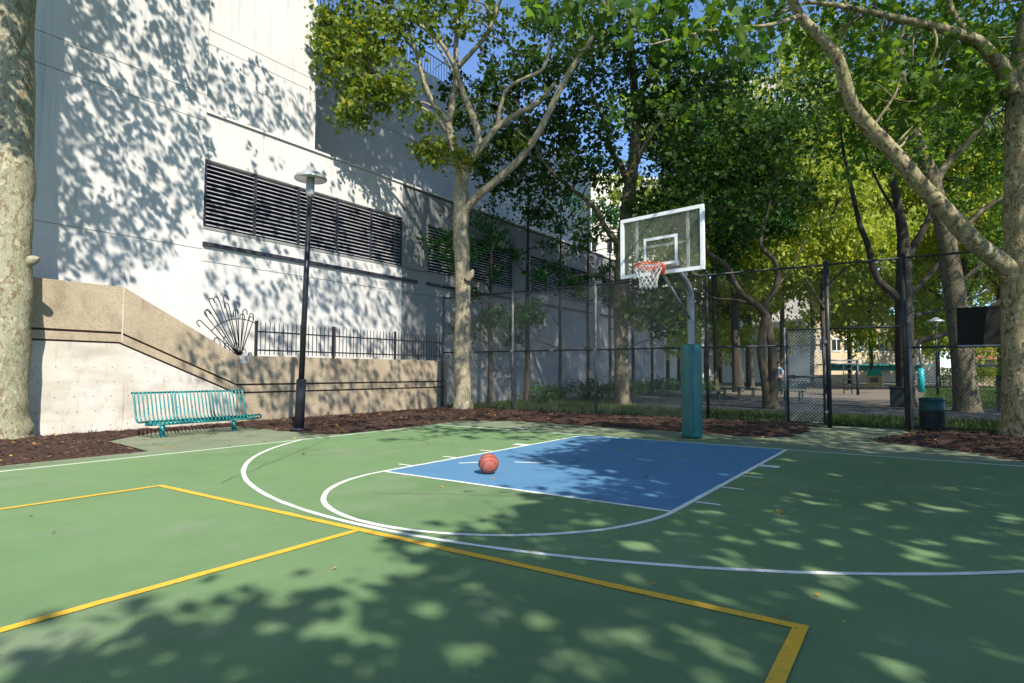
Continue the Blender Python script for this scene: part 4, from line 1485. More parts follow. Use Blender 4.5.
for (px_, py_, d_, r_, n_, tn) in (
        (345, 30, 17.2, 1.1, 620, .6), (375, 35, 17, 1.0, 620, .62), (345, 65, 17, .9, 560, .62), (380, 70, 16.9, .95, 620, .65), (360, 100, 17, .75, 420, .6), (330, 48, 17.3, .6, 300, .55),
        (395, 95, 17, .7, 380, .6), (352, 118, 17.1, .5, 230, .5), (410, 30, 17.4, .9, 420, .5), (405, 5, 17.6, 1.1, 480, .5), (440, 15, 17.8, 1.0, 360, .45), (360, 5, 17.4, 1.2, 520, .55), (318, 20, 17.3, .4, 150, .5),
        (425, 118, 17.2, .45, 150, .5), (440, 152, 17.4, .55, 330, .75), (462, 160, 17.4, .35, 130, .7), (422, 150, 17.4, .35, 140, .6), (480, 20, 18, 1.0, 420, .4), (500, 60, 18.2, .8, 240, .3), (525, 25, 17.8, 1.1, 460, .45), (515, 140, 17.4, .35, 70, .5),
        (470, -10, 18, 1.6, 800, .5), (545, 100, 17.6, .4, 80, .3), (560, 10, 17.4, 1.1, 420, .4), (590, 30, 17.2, .8, 260, .35), (500, 100, 18.6, .5, 90, .2), (575, 50, 17.2, .7, 220, .35)):
    T4.pblob(px_, py_, d_, (r_, r_, r_ * .8), int(n_ * (1.05 if px_ < 415 or py_ > 135 else .6)), tn, sub=11, sig=.13)
# --- right foreground plane tree
bR = at(1029, 441, 10.85)
TR = Tree('plane_tree', 'large mottled plane tree at the right edge with a long slanting limb', (bR[0], bR[1], 0), MT['bark_right'], MT['leaf_fresh'], leaf_size=.15, shape=LOBED)
D = 10.85
TR.plimb([(1029, 452, D, .50), (1028, 440, D, .42), (1026, 420, D, .36), (1025, 380, D, .33), (1024, 320, D, .32), (1025, 260, D, .34), (1025, 220, D, .31), (1025, 150, D, .29), (1026, 100, D, .30), (1028, 60, D, .27), (1036, 10, D, .22), (1042, -60, D, .18)], n=22, per=6, bumpy=.06)
TR.plimb([(1021, 290, D, .202), (1010, 272, D, .185), (994, 258, D - .1, .168), (972, 240, D - .2, .155), (948, 214, D - .3, .147), (920, 184, D - .4, .134), (893, 152, D - .5, .126), (868, 126, D - .6, .118), (853, 105, D - .7, .109), (845, 82, D - .8, .101), (836, 56, D - .9, .092), (815, 32, D - 1, .084), (800, 16, D - 1.1, .076), (786, -12, D - 1.3, .063), (765, -50, D - 1.5, .042)], n=16, per=6, bumpy=.05)
TR.plimb([(1014, 95, D, .160), (1006, 72, D, .134), (992, 56, D - .1, .109), (976, 40, D - .2, .097), (955, 33, D - .3, .084), (932, 26, D - .4, .071), (905, 20, D - .5, .063), (870, 12, D - .6, .050), (835, 5, D - .8, .038), (805, 2, D - 1, .025)], n=12)
TR.plimb([(974, 42, D - .2, .067), (962, 25, D - .1, .059), (950, 5, D, .050), (945, -30, D, .034)], n=9)
TR.plimb([(870, 130, D - .6, .034), (885, 110, D - .7, .025), (897, 90, D - .8, .017), (900, 70, D - .8, .008)], n=7)
TR.plimb([(1022, 120, D, .084), (1032, 100, D - .3, .084), (1045, 70, D - .5, .067)], n=9)
TR.plimb([(800, 16, D - 1.1, .042), (770, 25, D - 2, .029), (730, 28, D - 2.8, .021), (690, 35, D - 3.4, .015), (650, 45, D - 3.8, .010)], n=7)
TR.plimb([(786, -12, D - 1.3, .042), (730, -40, D - 2.2, .029), (660, -30, D - 3, .021), (600, -5, D - 3.4, .013)], n=7)
for (px_, py_, d_, r_, n_, tn) in (
        (900, 85, 9.9, .55, 240, .55), (930, 100, 10, .5, 230, .5), (870, 92, 9.8, .45, 190, .55), (960, 80, 10.2, .6, 260, .5), (985, 105, 10.4, .4, 150, .45), (840, 100, 9.6, .35, 110, .45), (905, 120, 9.8, .35, 120, .55),
        (990, 20, 10.3, .7, 260, .5), (940, 5, 10.2, .8, 280, .5), (890, 35, 9.9, .6, 200, .45), (850, 20, 9.8, .7, 240, .45), (810, 45, 9.6, .5, 160, .4), (1010, 60, 10.4, .5, 130, .45), (760, 10, 9.2, .6, 200, .4), (880, -20, 10, 1.2, 420, .45), (980, -30, 10.3, 1.0, 320, .45), (800, -15, 9.5, .8, 220, .4), (875, 60, 9.7, .4, 120, .5), (955, 50, 10, .45, 120, .5)):
    TR.pblob(px_, py_, d_ + .75, (r_, r_, r_ * .65), int(n_ * (.5 if py_ < 40 else .72)), tn + .12, sub=9, sig=.12)
near_leaf = []
for (px_, py_, d_, r_, n_) in ((560, 8, 7.4, .35, 36), (590, 12, 7.4, .3, 34), (640, 15, 7.2, .42, 70), (690, 15, 7.2, .4, 70), (670, 40, 7.2, .3, 45), (730, 18, 7.3, .35, 50), (735, 45, 7.3, .25, 28), (700, 55, 7.3, .18, 16), (615, 25, 7.3, .25, 24), (760, 45, 7.6, .2, 18), (650, -15, 7.2, .6, 80), (545, -5, 7.5, .4, 40), (755, 5, 7.5, .3, 30)):
    near_leaf.append(blob(at(px_, py_, d_), (r_ * 1.2, r_ * 1.2, r_ * .55), int(n_ * .62), 5, .1))
# --- middle plane tree behind the fence
bM = gp(622, 405)
DM = float((bM - CAM_C) @ CAM_F)
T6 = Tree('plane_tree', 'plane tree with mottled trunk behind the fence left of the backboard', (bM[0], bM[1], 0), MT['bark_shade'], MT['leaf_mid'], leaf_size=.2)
T6.plimb([(623, 412, DM, .42), (622, 402, DM, .33), (622, 380, DM, .28), (621, 330, DM, .26), (621, 280, DM, .25), (624, 235, DM, .24), (628, 200, DM, .23), (632, 172, DM, .21), (636, 130, DM, .18), (634, 85, DM, .15), (630, 30, DM, .11), (628, -30, DM, .08)], n=14, bumpy=.06)
T6.plimb([(630, 190, DM, .14), (622, 168, DM - .2, .12), (610, 148, DM - .5, .10), (606, 125, DM - .6, .08), (590, 90, DM - 1, .05)], n=9)
T6.plimb([(634, 165, DM, .13), (645, 145, DM - .2, .11), (660, 122, DM - .4, .09), (690, 100, DM - .8, .06), (712, 78, DM - 1, .04)], n=9)
T6.plimb([(623, 250, DM, .11), (606, 228, DM - .3, .10), (594, 207, DM - .5, .085), (573, 190, DM - .8, .07), (552, 172, DM - 1.1, .055), (537, 150, DM - 1.3, .04), (530, 120, DM - 1.5, .02)], n=9)
T6.plimb([(635, 110, DM, .09), (648, 80, DM, .08), (662, 40, DM, .06), (670, 0, DM, .04)], n=8)
for (px_, py_, rx, rz, n_, tn) in (
        (560, 80, 1.2, 1.0, 900, .35), (595, 55, 1.2, 1.0, 800, .35), (545, 130, 1.1, 1.0, 850, .3), (580, 130, 1.1, .9, 700, .3), (560, 175, 1.0, .8, 600, .3), (600, 165, .9, .8, 480, .3), (520, 95, 1.0, .9, 520, .3), (530, 175, .8, .7, 380, .35), (505, 140, .7, .7, 260, .3),
        (660, 75, 1.3, 1.1, 950, .35), (690, 105, 1.3, 1.1, 1000, .3), (655, 125, 1.1, .9, 750, .3), (670, 165, 1.2, .9, 850, .3), (640, 30, 1.3, 1.0, 600, .4), (690, 45, 1.3, 1.0, 800, .4), (720, 75, 1.2, 1.0, 700, .35), (650, 205, .9, .7, 420, .3), (600, 10, 1.3, .8, 420, .4), (550, 20, 1.3, .9, 420, .4),
        (645, 310, .9, .8, 620, .3), (668, 320, .7, .8, 420, .3), (655, 285, .7, .6, 320, .3), (540, 215, .6, .5, 170, .3), (585, 235, .6, .4, 170, .3), (575, 285, .5, .4, 120, .3), (470, 112, .7, .7, 420, .3), (500, 88, .8, .8, 460, .35), (490, 148, .7, .6, 360, .3), (452, 88, .5, .6, 220, .35), (522, 62, .9, .8, 420, .35), (520, 150, .8, .7, 420, .3), (475, 165, .5, .4, 200, .35), (610, 92, .8, .6, 260, .35), (640, 105, .7, .6, 240, .35), (603, 128, .7, .5, 220, .3), (622, 62, .8, .6, 240, .4), (500, 185, .7, .5, 300, .35)):
    T6.pblob(px_, py_, DM - .4 + random.uniform(-1, 1), (rx, rx, rz), n_, tn, sub=22, sig=.2)
# --- straight trunk
bS = gp(738, 392)
DS = float((bS - CAM_C) @ CAM_F)
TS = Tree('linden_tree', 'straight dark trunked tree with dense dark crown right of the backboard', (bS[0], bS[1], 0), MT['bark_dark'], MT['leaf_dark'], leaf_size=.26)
TS.plimb([(738, 398, DS, .5), (738, 388, DS, .36), (736, 350, DS, .27), (735, 300, DS, .25), (735, 220, DS, .22), (738, 120, DS, .15), (742, 20, DS, .08)], n=12)
TS.plimb([(735, 270, DS, .12), (755, 220, DS, .09), (775, 170, DS - 1, .05)], n=7)
TS.plimb([(735, 290, DS, .12), (712, 240, DS, .09), (690, 180, DS - 1, .05)], n=7)
for (px_, py_, r_, n_, tn) in ((700, 150, 2.2, 1500, .35), (740, 130, 2.2, 1500, .35), (775, 155, 2.0, 1300, .35), (720, 195, 2.1, 1500, .35), (765, 205, 2.0, 1400, .3), (740, 232, 1.6, 1000, .3), (705, 232, 1.3, 700, .3), (785, 120, 1.6, 800, .4), (790, 190, 1.3, 700, .35), (740, 80, 2.2, 1100, .4), (690, 95, 2.0, 900, .4), (780, 228, 1.0, 420, .3), (720, 262, .9, 300, .3), (745, 20, 2.4, 700, .4), (690, 200, 1.5, 700, .3)):
    TS.pblob(px_, py_, DS - 2 + random.uniform(-2, 1), (r_, r_, r_ * .8), n_, tn, sub=24, sig=.28)
# --- twin-stemmed tree
bW = gp(772, 408)
DW = float((bW - CAM_C) @ CAM_F)
TW = Tree('elm_tree', 'twin stemmed tree with twisting limbs left of the open gate', (bW[0], bW[1], 0), MT['bark_mid'], MT['leaf_mid'], leaf_size=.19)
TW.plimb([(770, 412, DW, .296), (769, 402, DW, .222), (765, 380, DW, .148), (761, 350, DW, .133), (764, 325, DW, .148), (766, 316, DW, .148)], n=12)
TW.plimb([(772, 410, DW - .1, .252), (773, 396, DW - .1, .170), (773.5, 372, DW - .1, .125), (772, 348, DW - .1, .120), (768, 328, DW, .148), (765, 314, DW, .141), (756, 304, DW, .111), (744, 296, DW - .2, .096), (735, 283, DW - .3, .089), (728, 268, DW - .4, .081), (716, 258, DW - .5, .074), (706, 250, DW - .6, .063), (700, 225, DW - .8, .044), (703, 190, DW - 1, .030)], n=12)
TW.plimb([(766, 316, DW, .118), (766, 303, DW, .104), (775, 290, DW - .2, .096), (778, 274, DW - .3, .089), (774, 260, DW - .4, .081), (763, 249, DW - .5, .074), (761, 235, DW - .5, .067), (768, 210, DW - .6, .044), (775, 180, DW - .8, .030)], n=10)
TW.plimb([(757, 306, DW, .067), (735, 300, DW + .3, .052), (715, 298, DW + .5, .037), (700, 290, DW + .7, .022)], n=8)
TW.plimb([(776, 288, DW - .2, .052), (795, 262, DW, .037), (806, 240, DW, .022)], n=7)
for (px_, py_, r_, n_, tn) in ((725, 165, 1.4, 950, .3), (760, 175, 1.3, 900, .3), (690, 180, 1.3, 800, .25), (700, 215, 1.1, 650, .25), (745, 210, 1.0, 560, .3), (775, 150, 1.3, 800, .4), (790, 190, .9, 380, .45), (720, 125, 1.3, 600, .3), (665, 205, 1.0, 480, .25), (760, 125, 1.2, 500, .35)):
    TW.pblob(px_, py_, DW - .5 + random.uniform(-.9, .9), (r_, r_, r_ * .75), n_, tn, sub=22, sig=.2)
# --- dark many-branched tree behind the gate post
bD = gp(906, 406)
DD = float((bD - CAM_C) @ CAM_F)
TD = Tree('maple_tree', 'dark many branched tree directly behind the right gate post', (bD[0], bD[1], 0), MT['bark_dark'], MT['leaf_fresh'], leaf_size=.19)
TD.plimb([(907, 412, DD, .42), (906, 402, DD, .33), (905, 370, DD, .30), (904, 320, DD, .29), (904, 280, DD, .27), (904, 262, DD, .25), (903, 235, DD, .19), (898, 205, DD, .15), (893, 180, DD, .12), (889, 155, DD, .09), (885, 120, DD, .06), (880, 80, DD, .04)], n=14)
TD.plimb([(903, 305, DD, .15), (893, 293, DD, .14), (880, 282, DD, .12), (872, 265, DD, .11), (868, 245, DD, .10), (860, 225, DD, .09), (853, 195, DD, .075), (846, 165, DD, .06), (842, 140, DD, .045), (838, 110, DD, .03)], n=10)
TD.plimb([(905, 265, DD, .14), (913, 247, DD, .13), (922, 232, DD - .2, .12), (930, 215, DD - .3, .10), (934, 190, DD - .3, .085), (946, 160, DD - .4, .06), (955, 120, DD - .5, .04)], n=10)
TD.plimb([(906, 300, DD, .11), (920, 285, DD - .1, .09), (935, 268, DD - .2, .08), (942, 250, DD - .2, .06), (950, 225, DD - .3, .04)], n=8)
TD.plimb([(907, 352, DD, .13), (918, 342, DD, .12), (935, 337, DD - .2, .10), (955, 330, DD - .3, .09), (975, 318, DD - .4, .07), (1000, 300, DD - .5, .05)], n=9)
TD.plimb([(908, 318, DD, .08), (930, 312, DD, .06), (960, 303, DD, .045), (990, 290, DD, .03)], n=7)
TD.plimb([(898, 215, DD, .06), (882, 190, DD, .05), (868, 160, DD, .035), (858, 130, DD, .02)], n=7)
for (px_, py_, r_, n_, tn) in ((850, 120, 1.3, 520, .4), (880, 95, 1.4, 620, .4), (915, 110, 1.3, 520, .4), (945, 140, 1.2, 460, .45), (835, 150, 1.0, 330, .45), (870, 150, 1.0, 300, .5), (960, 190, 1.0, 260, .55), (985, 210, 1.0, 260, .55), (840, 75, 1.5, 620, .35), (900, 55, 1.5, 620, .35), (950, 85, 1.4, 520, .4), (960, 290, .6, 120, .6), (985, 260, .7, 160, .6), (860, 30, 1.5, 500, .35), (925, 20, 1.5, 500, .35), (815, 115, 1.2, 460, .35)):
    TD.pblob(px_, py_, DD + random.uniform(-.5, 2), (r_, r_, r_ * .6), int(n_ * (1.2 if py_ < 100 else .7)), tn, sub=18, sig=.2)
# --- leaning tree right
bG = gp(967, 411)
DG = float((bG - CAM_C) @ CAM_F)
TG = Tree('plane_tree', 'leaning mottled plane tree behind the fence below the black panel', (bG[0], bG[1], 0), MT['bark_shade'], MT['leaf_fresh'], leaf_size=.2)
TG.plimb([(968, 418, DG, .508), (967, 408, DG, .394), (965, 385, DG, .344), (961, 340, DG, .320), (955, 295, DG, .295), (948, 250, DG, .271), (941, 215, DG, .254), (932, 180, DG, .230), (920, 150, DG, .205), (910, 125, DG, .180), (903, 95, DG, .139), (900, 40, DG, .082)], n=16, bumpy=.05)
TG.plimb([(948, 250, DG, .131), (970, 222, DG - .3, .107), (990, 205, DG - .5, .082), (1010, 195, DG - .8, .057), (1030, 185, DG - 1, .041)], n=9)
TG.plimb([(934, 185, DG, .139), (946, 165, DG, .115), (965, 145, DG - .2, .090), (985, 120, DG - .4, .066), (1000, 90, DG - .5, .041)], n=9)
TG.plimb([(955, 290, DG, .082), (975, 270, DG - .3, .066), (1000, 255, DG - .4, .049), (1025, 250, DG - .5, .033)], n=8)
for (px_, py_, r_, n_, tn) in ((985, 150, 1.1, 420, .45), (1010, 170, 1.1, 420, .45), (960, 105, 1.3, 560, .4), (1000, 100, 1.3, 560, .4), (985, 60, 1.4, 620, .35), (930, 70, 1.4, 560, .35), (1020, 215, .8, 220, .5), (1000, 235, .7, 170, .55), (890, 70, 1.3, 480, .35), (960, 20, 1.5, 520, .35), (1020, 40, 1.4, 460, .4), (880, 140, 1.1, 420, .4), (905, 165, .9, 300, .45), (860, 165, .9, 280, .45), (1010, 130, 1.2, 420, .4), (945, 125, 1.1, 380, .4)):
    TG.pblob(px_, py_, DG + random.uniform(-.5, 2), (r_, r_, r_ * .65), int(n_ * (1.2 if py_ < 100 else .7)), tn, sub=18, sig=.2)

# --- saplings along the building
for k, (px_, py_top, rr) in enumerate(((490, 215, .10), (527, 195, .12), (560, 205, .085), (588, 200, .095), (610, 215, .09), (633, 220, .10), (652, 230, .09))):
    b = onx(px_, 380, -9.55)
    z_top = onx(px_, py_top, -9.55)[2]
    lab = ['young tree by the building wall nearest the forked plane tree', 'young tree with leafy low branch second along the building wall', 'slim dark young tree third along the building wall', 'slim dark young tree fourth along the wall below the last visible louvres',
           'slim dark young tree just left of the mottled trunk behind the fence', 'slim dark young tree just right of the mottled trunk behind the fence', 'slim dark young tree at the far end of the building wall'][k]
    t = Tree('sapling', lab, (b[0], b[1], 0), MT['bark_dark'], MT['leaf_sapling'], group='young trees along the building', leaf_size=.15 + .01 * k)
    x, y = b[0], b[1]
    t.limb([(x, y, -.05, rr * 1.4), (x, y, .3, rr), (x + .05, y - .05, 2, rr * .9), (x - .03, y + .05, 4, rr * .7), (x + .06, y, z_top, rr * .3)], n=9)
    for q in range(6):
        zz = 2.2 + q * (z_top - 2.4) / 6
        an = random.uniform(0, 6.28)
        ln_ = random.uniform(.7, 1.5)
        tip = (x + math.cos(an) * ln_ * .8 + .3, y + math.sin(an) * ln_, zz + random.uniform(.2, .7))
        t.limb([(x, y, zz, .03), ((x + tip[0]) / 2, (y + tip[1]) / 2, zz + .2, .02), tip + (.006,)], n=5)
        if q > 1 or k < 2:
            t.add(blob(tip, (.6, .6, .28), 150 if k < 2 else 110, 10, .13), .5)
    t.add(blob((x, y, z_top - .4), (.9, .9, .9), 420, 14, .2), .5)
    if k == 1:
        t.add(blob((x + .8, y - 1.2, 3.3), (.7, .9, .3), 260, 10, .13), .55)
    if k == 0:
        t.add(blob((x + .3, y + .2, 3.1), (.8, .9, .45), 420, 10, .13), .55)
        t.add(blob((x + .2, y - 2.6, 5.3), (.7, 1.1, .55), 520, 12, .15), .75)
        t.limb([(x, y, 4.2, .03), (x + .1, y - 1.3, 5.0, .02), (x + .2, y - 2.7, 5.4, .008)], n=5)
    t.done()
# shrubs at the wall foot
for k, (px_, r_) in enumerate(((540, .55), (556, .45), (585, .7), (602, .8), (625, .75), (648, .8), (668, .8), (700, .8))):
    b = onx(px_, 392, -9.0) if px_ < 660 else gp(px_, 392)
    e = thing('shrub', 'low dark rounded shrub in the row at the foot of the building', 'shrub', (b[0], b[1], 0), 'shrubs along the building foot')
    me = leaves_mesh('foliage', blob((b[0], b[1], r_ * .5), (r_ * 1.3, r_ * 1.3, r_ * .55), 700, 18, .12), .12, MT['leaf_dark'], origin=(b[0], b[1], 0))
    o = bpy.data.objects.new('foliage', me)
    COL.objects.link(o)
    o.parent = e
    m = MB()
    for q in range(5):
        an = q * 1.3
        m.tube([(b[0], b[1], -.03), (b[0] + .15 * math.cos(an), b[1] + .15 * math.sin(an), r_ * .5), (b[0] + .4 * math.cos(an), b[1] + .4 * math.sin(an), r_ * .9)], [.02, .014, .006], n=5)
    m.build('stems', MT['bark_dark'], e)

# --- background trees: three crowns, copied
protos = []
for k in range(3):
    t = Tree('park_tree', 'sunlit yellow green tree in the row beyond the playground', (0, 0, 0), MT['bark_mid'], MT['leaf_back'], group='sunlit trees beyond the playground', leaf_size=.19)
    t.limb([(0, 0, -.1, .17), (0, 0, .4, .12), (.1, .05, 3, .10), (-.1, .1, 6, .085), (.1, 0, 9, .06), (0, .1, 11.5, .03)], n=10)
    for q in range(9):
        an = q * 2.4 + k
        z0 = 3 + q * .75
        r_ = 3.4 * (1 - abs(z0 - 6) / 12)
        tip = np.array((math.cos(an) * r_, math.sin(an) * r_, z0 + 1.8))
        t.limb([(0, 0, z0, .055), tuple(tip * .5 + np.array((0, 0, z0 * .5 + .1))) + (.05,), tuple(tip) + (.015,)], n=6)
        t.add(blob(tip, (1.5, 1.5, .75), 1050, 30, .22), .5)
    for q in range(10):
        an = random.uniform(0, 6.28)
        rr = random.uniform(.8, 3.4)
        t.add(blob((math.cos(an) * rr, math.sin(an) * rr, random.uniform(1.9, 10.0)), (1.4, 1.4, .7), 950, 30, .22), random.choice((.3, .5, .65)))
    protos.append(t.done())
BGT = [(690, 47, 1.0), (716, 40, .9), (752, 52, 1.05), (782, 41, .95), (812, 56, 1.1), (826, 36, .85), (872, 62, 1.2), (905, 46, 1.0), (938, 58, 1.1), (968, 42, .9), (1000, 50, 1.05), (1030, 38, .95), (850, 66, 1.25), (1060, 48, 1.1), (770, 68, 1.3), (720, 70, 1.3), (960, 72, 1.35), (1010, 74, 1.35)]
for k, (px_, d_, s_) in enumerate(BGT):
    p = gd(px_, d_)
    o = protos[k] if k < 3 else copy_tree(protos[k % 3])
    o.location = (p[0], p[1], 0)
    o.rotation_euler = (0, 0, k * 1.7)
    s_ *= 1.5
    o.scale = (s_, s_, s_ * random.uniform(1.2, 1.45))
# small dark trunks far off between hoop and twin-stemmed tree
for k, px_ in enumerate((668, 679, 706, 716, 748)):
    p = gd(px_, 44 + 3 * (k % 2))
    t = Tree('young_tree', 'thin dark trunk among the slender trees in front of the pale block', (p[0], p[1], 0), MT['bark_dark'], MT['leaf_mid'], group='slender trees in front of the pale block', leaf_size=.24)
    t.limb([(p[0], p[1], -.1, .16), (p[0], p[1], 3, .13), (p[0] + .3, p[1], 7, .06)], n=8)
    t.add(blob((p[0] + .2, p[1], 6.2), (1.6, 1.6, 1.4), 900, 24, .26), .5)
    t.done()

# --- trees on the near side, outside the frame, that shade the court
shade = []
for k, (x, y) in enumerate(((8.5, -9.5), (9.6, -12.9), (11.5, -13.5), (12.5, -6.0), (10.2, -17.5), (9.8, -2.2), (14.5, 3.5))):
    lab = ['broad plane tree on the near right side of the court', 'broad plane tree behind the near yellow baseline', 'plane tree at the near right corner beyond the court', 'plane tree along the right sideline past the arc', 'plane tree beyond the near end of the court', 'plane tree along the right sideline near the baseline', 'plane tree beyond the right sideline past the baseline'][k]
    t = Tree('plane_tree', lab, (x, y, 0), MT['bark_plane'], MT['leaf_fresh'], leaf_size=.19)
    t.limb([(x, y, -.1, .5), (x, y, .4, .32), (x + .1, y, 2.5, .26), (x + .3, y - .1, 4.6, .2), (x + .9, y - .4, 6.6, .08)], n=10)
    shade.append(t)


def cast(pts, n_leaf, r, s_lo, s_hi, z_lo, trees, rng=RNG, tone=.45, tries=8, zone=None, keep=None):
    """Hang a leaf clump somewhere up-sun of each lit point, so that its shadow falls there. Clumps stay where no foliage is seen in the photo."""
    cl = []
    for p in pts:
        for _ in range(tries):
            s = rng.uniform(s_lo, s_hi)
            q = np.array((p[0] + SUNH[0] * s, p[1] + SUNH[1] * s, p[2] + TAN_EL * s))
            if q[2] < z_lo:
                continue
            u, v, z = proj(q)
            if z > .5 and -25 < u < W + 25 and -22 < v < H and not (zone is not None and inpoly(np.array([u]), np.array([v]), zone)[0]):
                continue
            cl.append(q)
            break
    cl = np.array(cl)
    if not len(cl):
        return
    tb_ = np.array([t.base[:2] for t in trees])
    own = np.argmin(((cl[:, None, :2] - tb_[None]) ** 2).sum(-1), axis=1)
    for k, t in enumerate(trees):
        c = cl[own == k]
        if not len(c):
            continue
        lv = (c[:, None, :] + rng.normal(size=(len(c), n_leaf, 3)) * np.array((r, r, r * .7))).reshape(-1, 3)
        t.add(lv if keep is None else keep(lv), tone)
        t.clumps = np.vstack([getattr(t, 'clumps', np.zeros((0, 3))), c])


def ground_pts(poly, cell, skip=0.0, xr=(-7, 9), yr=(-11, 3)):
    gx, gy = np.meshgrid(np.arange(xr[0], xr[1], cell), np.arange(yr[0], yr[1], cell))
    P = np.stack([gx.ravel(), gy.ravel(), 0 * gx.ravel()], -1)
    P[:, :2] += RNG.uniform(-.5, .5, (len(P), 2)) * cell
    u, v, z = proj(P)
    ok = (z > .3) & inpoly(u, v, poly) & (RNG.random(len(P)) > skip)
    return P[ok]


def wall_pts(poly, X, cell, skip=0.0, yr=(-10, 26), zr=(0, 15)):
    gy, gz = np.meshgrid(np.arange(yr[0], yr[1], cell), np.arange(zr[0], zr[1], cell))
    P = np.stack([np.full(gy.size, X), gy.ravel(), gz.ravel()], -1)
    P[:, 1:] += RNG.uniform(-.5, .5, (len(P), 2)) * cell
    u, v, z = proj(P)
    ok = (z > .3) & inpoly(u, v, poly) & (RNG.random(len(P)) > skip)
    return P[ok]


SH1 = [(-60, 700), (0, 684), (60, 668), (130, 652), (205, 640), (215, 622), (290, 612), (330, 595), (400, 575), (430, 560), (455, 550), (480, 538), (520, 512), (552, 500), (590, 494), (620, 482), (660, 489), (675, 491), (640, 481), (600, 472), (545, 464), (538, 460), (580, 449), (620, 438), (700, 440), (800, 447), (1024, 462), (1160, 470), (1160, 1400), (-60, 1400)]
SH2 = [(380, 440), (420, 431), (520, 429), (600, 428), (620, 436), (560, 441), (500, 438)]
allsh = shade + [TR]
# sun flecks: gaps left in the canopy, stretched along the sun's direction on the ground
FLK = [(500, 222, 2), (545, 226, 1), (665, 280, 3), (690, 287, 2), (700, 225, 2), (820, 265, 3), (850, 272, 2), (990, 195, 2), (1010, 190, 1), (890, 180, 1), (640, 170, 2), (700, 170, 1), (505, 180, 1), (560, 205, 1), (740, 460, 2), (760, 468, 2), (880, 402, 3), (920, 412, 4), (950, 440, 3), (975, 425, 3), (1000, 480, 3), (770, 505, 3), (240, 440, 3), (215, 432, 3), (265, 436, 2), (350, 440, 2), (200, 490, 3), (130, 470, 2), (420, 360, 2), (680, 325, 2), (860, 330, 2), (790, 435, 1), (380, 510, 3), (50, 395, 3), (870, 355, 1), (940, 365, 1), (600, 300, 1), (560, 250, 1), (470, 250, 1), (430, 235, 1), (1000, 300, 1), (900, 250, 1), (780, 215, 1), (150, 505, 2), (300, 470, 2), (410, 470, 2), (345, 425, 2), (180, 440, 3)]
FLK = [(512 + a / 2, 420 + b / 2, c) for a, b, c in FLK]
FLK += [(a / 2, 420 + b / 2, c) for a, b, c in ((440, 385, 3), (415, 425, 2), (380, 400, 3), (650, 410, 3), (690, 420, 4), (735, 435, 4), (770, 445, 3), (840, 300, 2), (690, 330, 3), (760, 320, 3), (730, 350, 3), (600, 440, 2), (870, 380, 3), (905, 460, 3), (250, 500, 2), (960, 470, 4), (990, 468, 3), (560, 330, 2), (800, 410, 2), (660, 365, 3), (545, 410, 2), (480, 505, 2), (350, 500, 2), (690, 490, 2), (620, 330, 2))]
HX, HY, HA, HB = [], [], [], []
for a, b, c in FLK:
    q = gp(a, b)
    HX.append(q[0])
    HY.append(q[1])
    k = (3.4, 5, 7, 9.5)[c - 1] * ((q - CAM_C) @ CAM_F) / FPX
    HB.append(k * RNG.uniform(.8, 1.1))
    HA.append(k * RNG.uniform(1.5, 2.6))
for _ in range(36):
    HX.append(RNG.uniform(-1, 8))
    HY.append(RNG.uniform(-7, -1))
    k = RNG.uniform(.03, .06)
    HB.append(k)
    HA.append(k * RNG.uniform(1.6, 3))
HX, HY, HA, HB = map(np.array, (HX, HY, HA, HB))


def unfleck(P):
    g_ = P[:, :2] - SUNH * (P[:, 2:3] / TAN_EL)
    dx, dy = g_[:, 0:1] - HX, g_[:, 1:2] - HY
    al, ac = dx * SUNH[0] + dy * SUNH[1], -dx * SUNH[1] + dy * SUNH[0]
    return P[~(((al / (HA + .034)) ** 2 + (ac / (HB + .034)) ** 2) < 1).any(1)]


cast(ground_pts(SH1, .31, .0), 34, .17, 5.5, 9, 4, allsh, keep=unfleck)
cast(ground_pts(SH1, .6, .06), 50, .3, 6, 9.5, 4.4, allsh, keep=unfleck)
SG_ = [(640, 431), (720, 424), (830, 424), (905, 432), (1030, 440), (1030, 466), (800, 448), (640, 440)]
cast(ground_pts(SG_, .42, .12, yr=(-2, 6)), 30, .2, 6, 12, 4, allsh, tries=14, keep=unfleck)
CORE = [(560, 458), (620, 439), (790, 447), (960, 458), (1024, 475), (900, 490), (760, 500), (690, 490), (620, 470)]
cast(ground_pts(CORE, .4, .0), 44, .22, 5.5, 9, 4, allsh, keep=unfleck)
cast(ground_pts(SH2, .42, .35), 14, .16, 8, 13, 5, shade + [TL, T4])
SM = [(250, 428), (447, 406), (640, 416), (810, 428), (810, 440), (690, 436), (600, 428), (470, 423), (310, 438)]
cast(ground_pts(SM, .45, .3, yr=(-8, 6), xr=(-10, 3)), 16, .18, 6, 14, 5, shade + [TL, T4, TR], tries=14)
PP = np.array([(.03 + RNG.uniform(-.2, .2), .8 + RNG.uniform(-.2, .2), z) for z in np.arange(.1, 2.6, .22) for _ in range(2)])
cast(PP, 22, .2, 7, 13, 5, shade + [TR], tries=14)
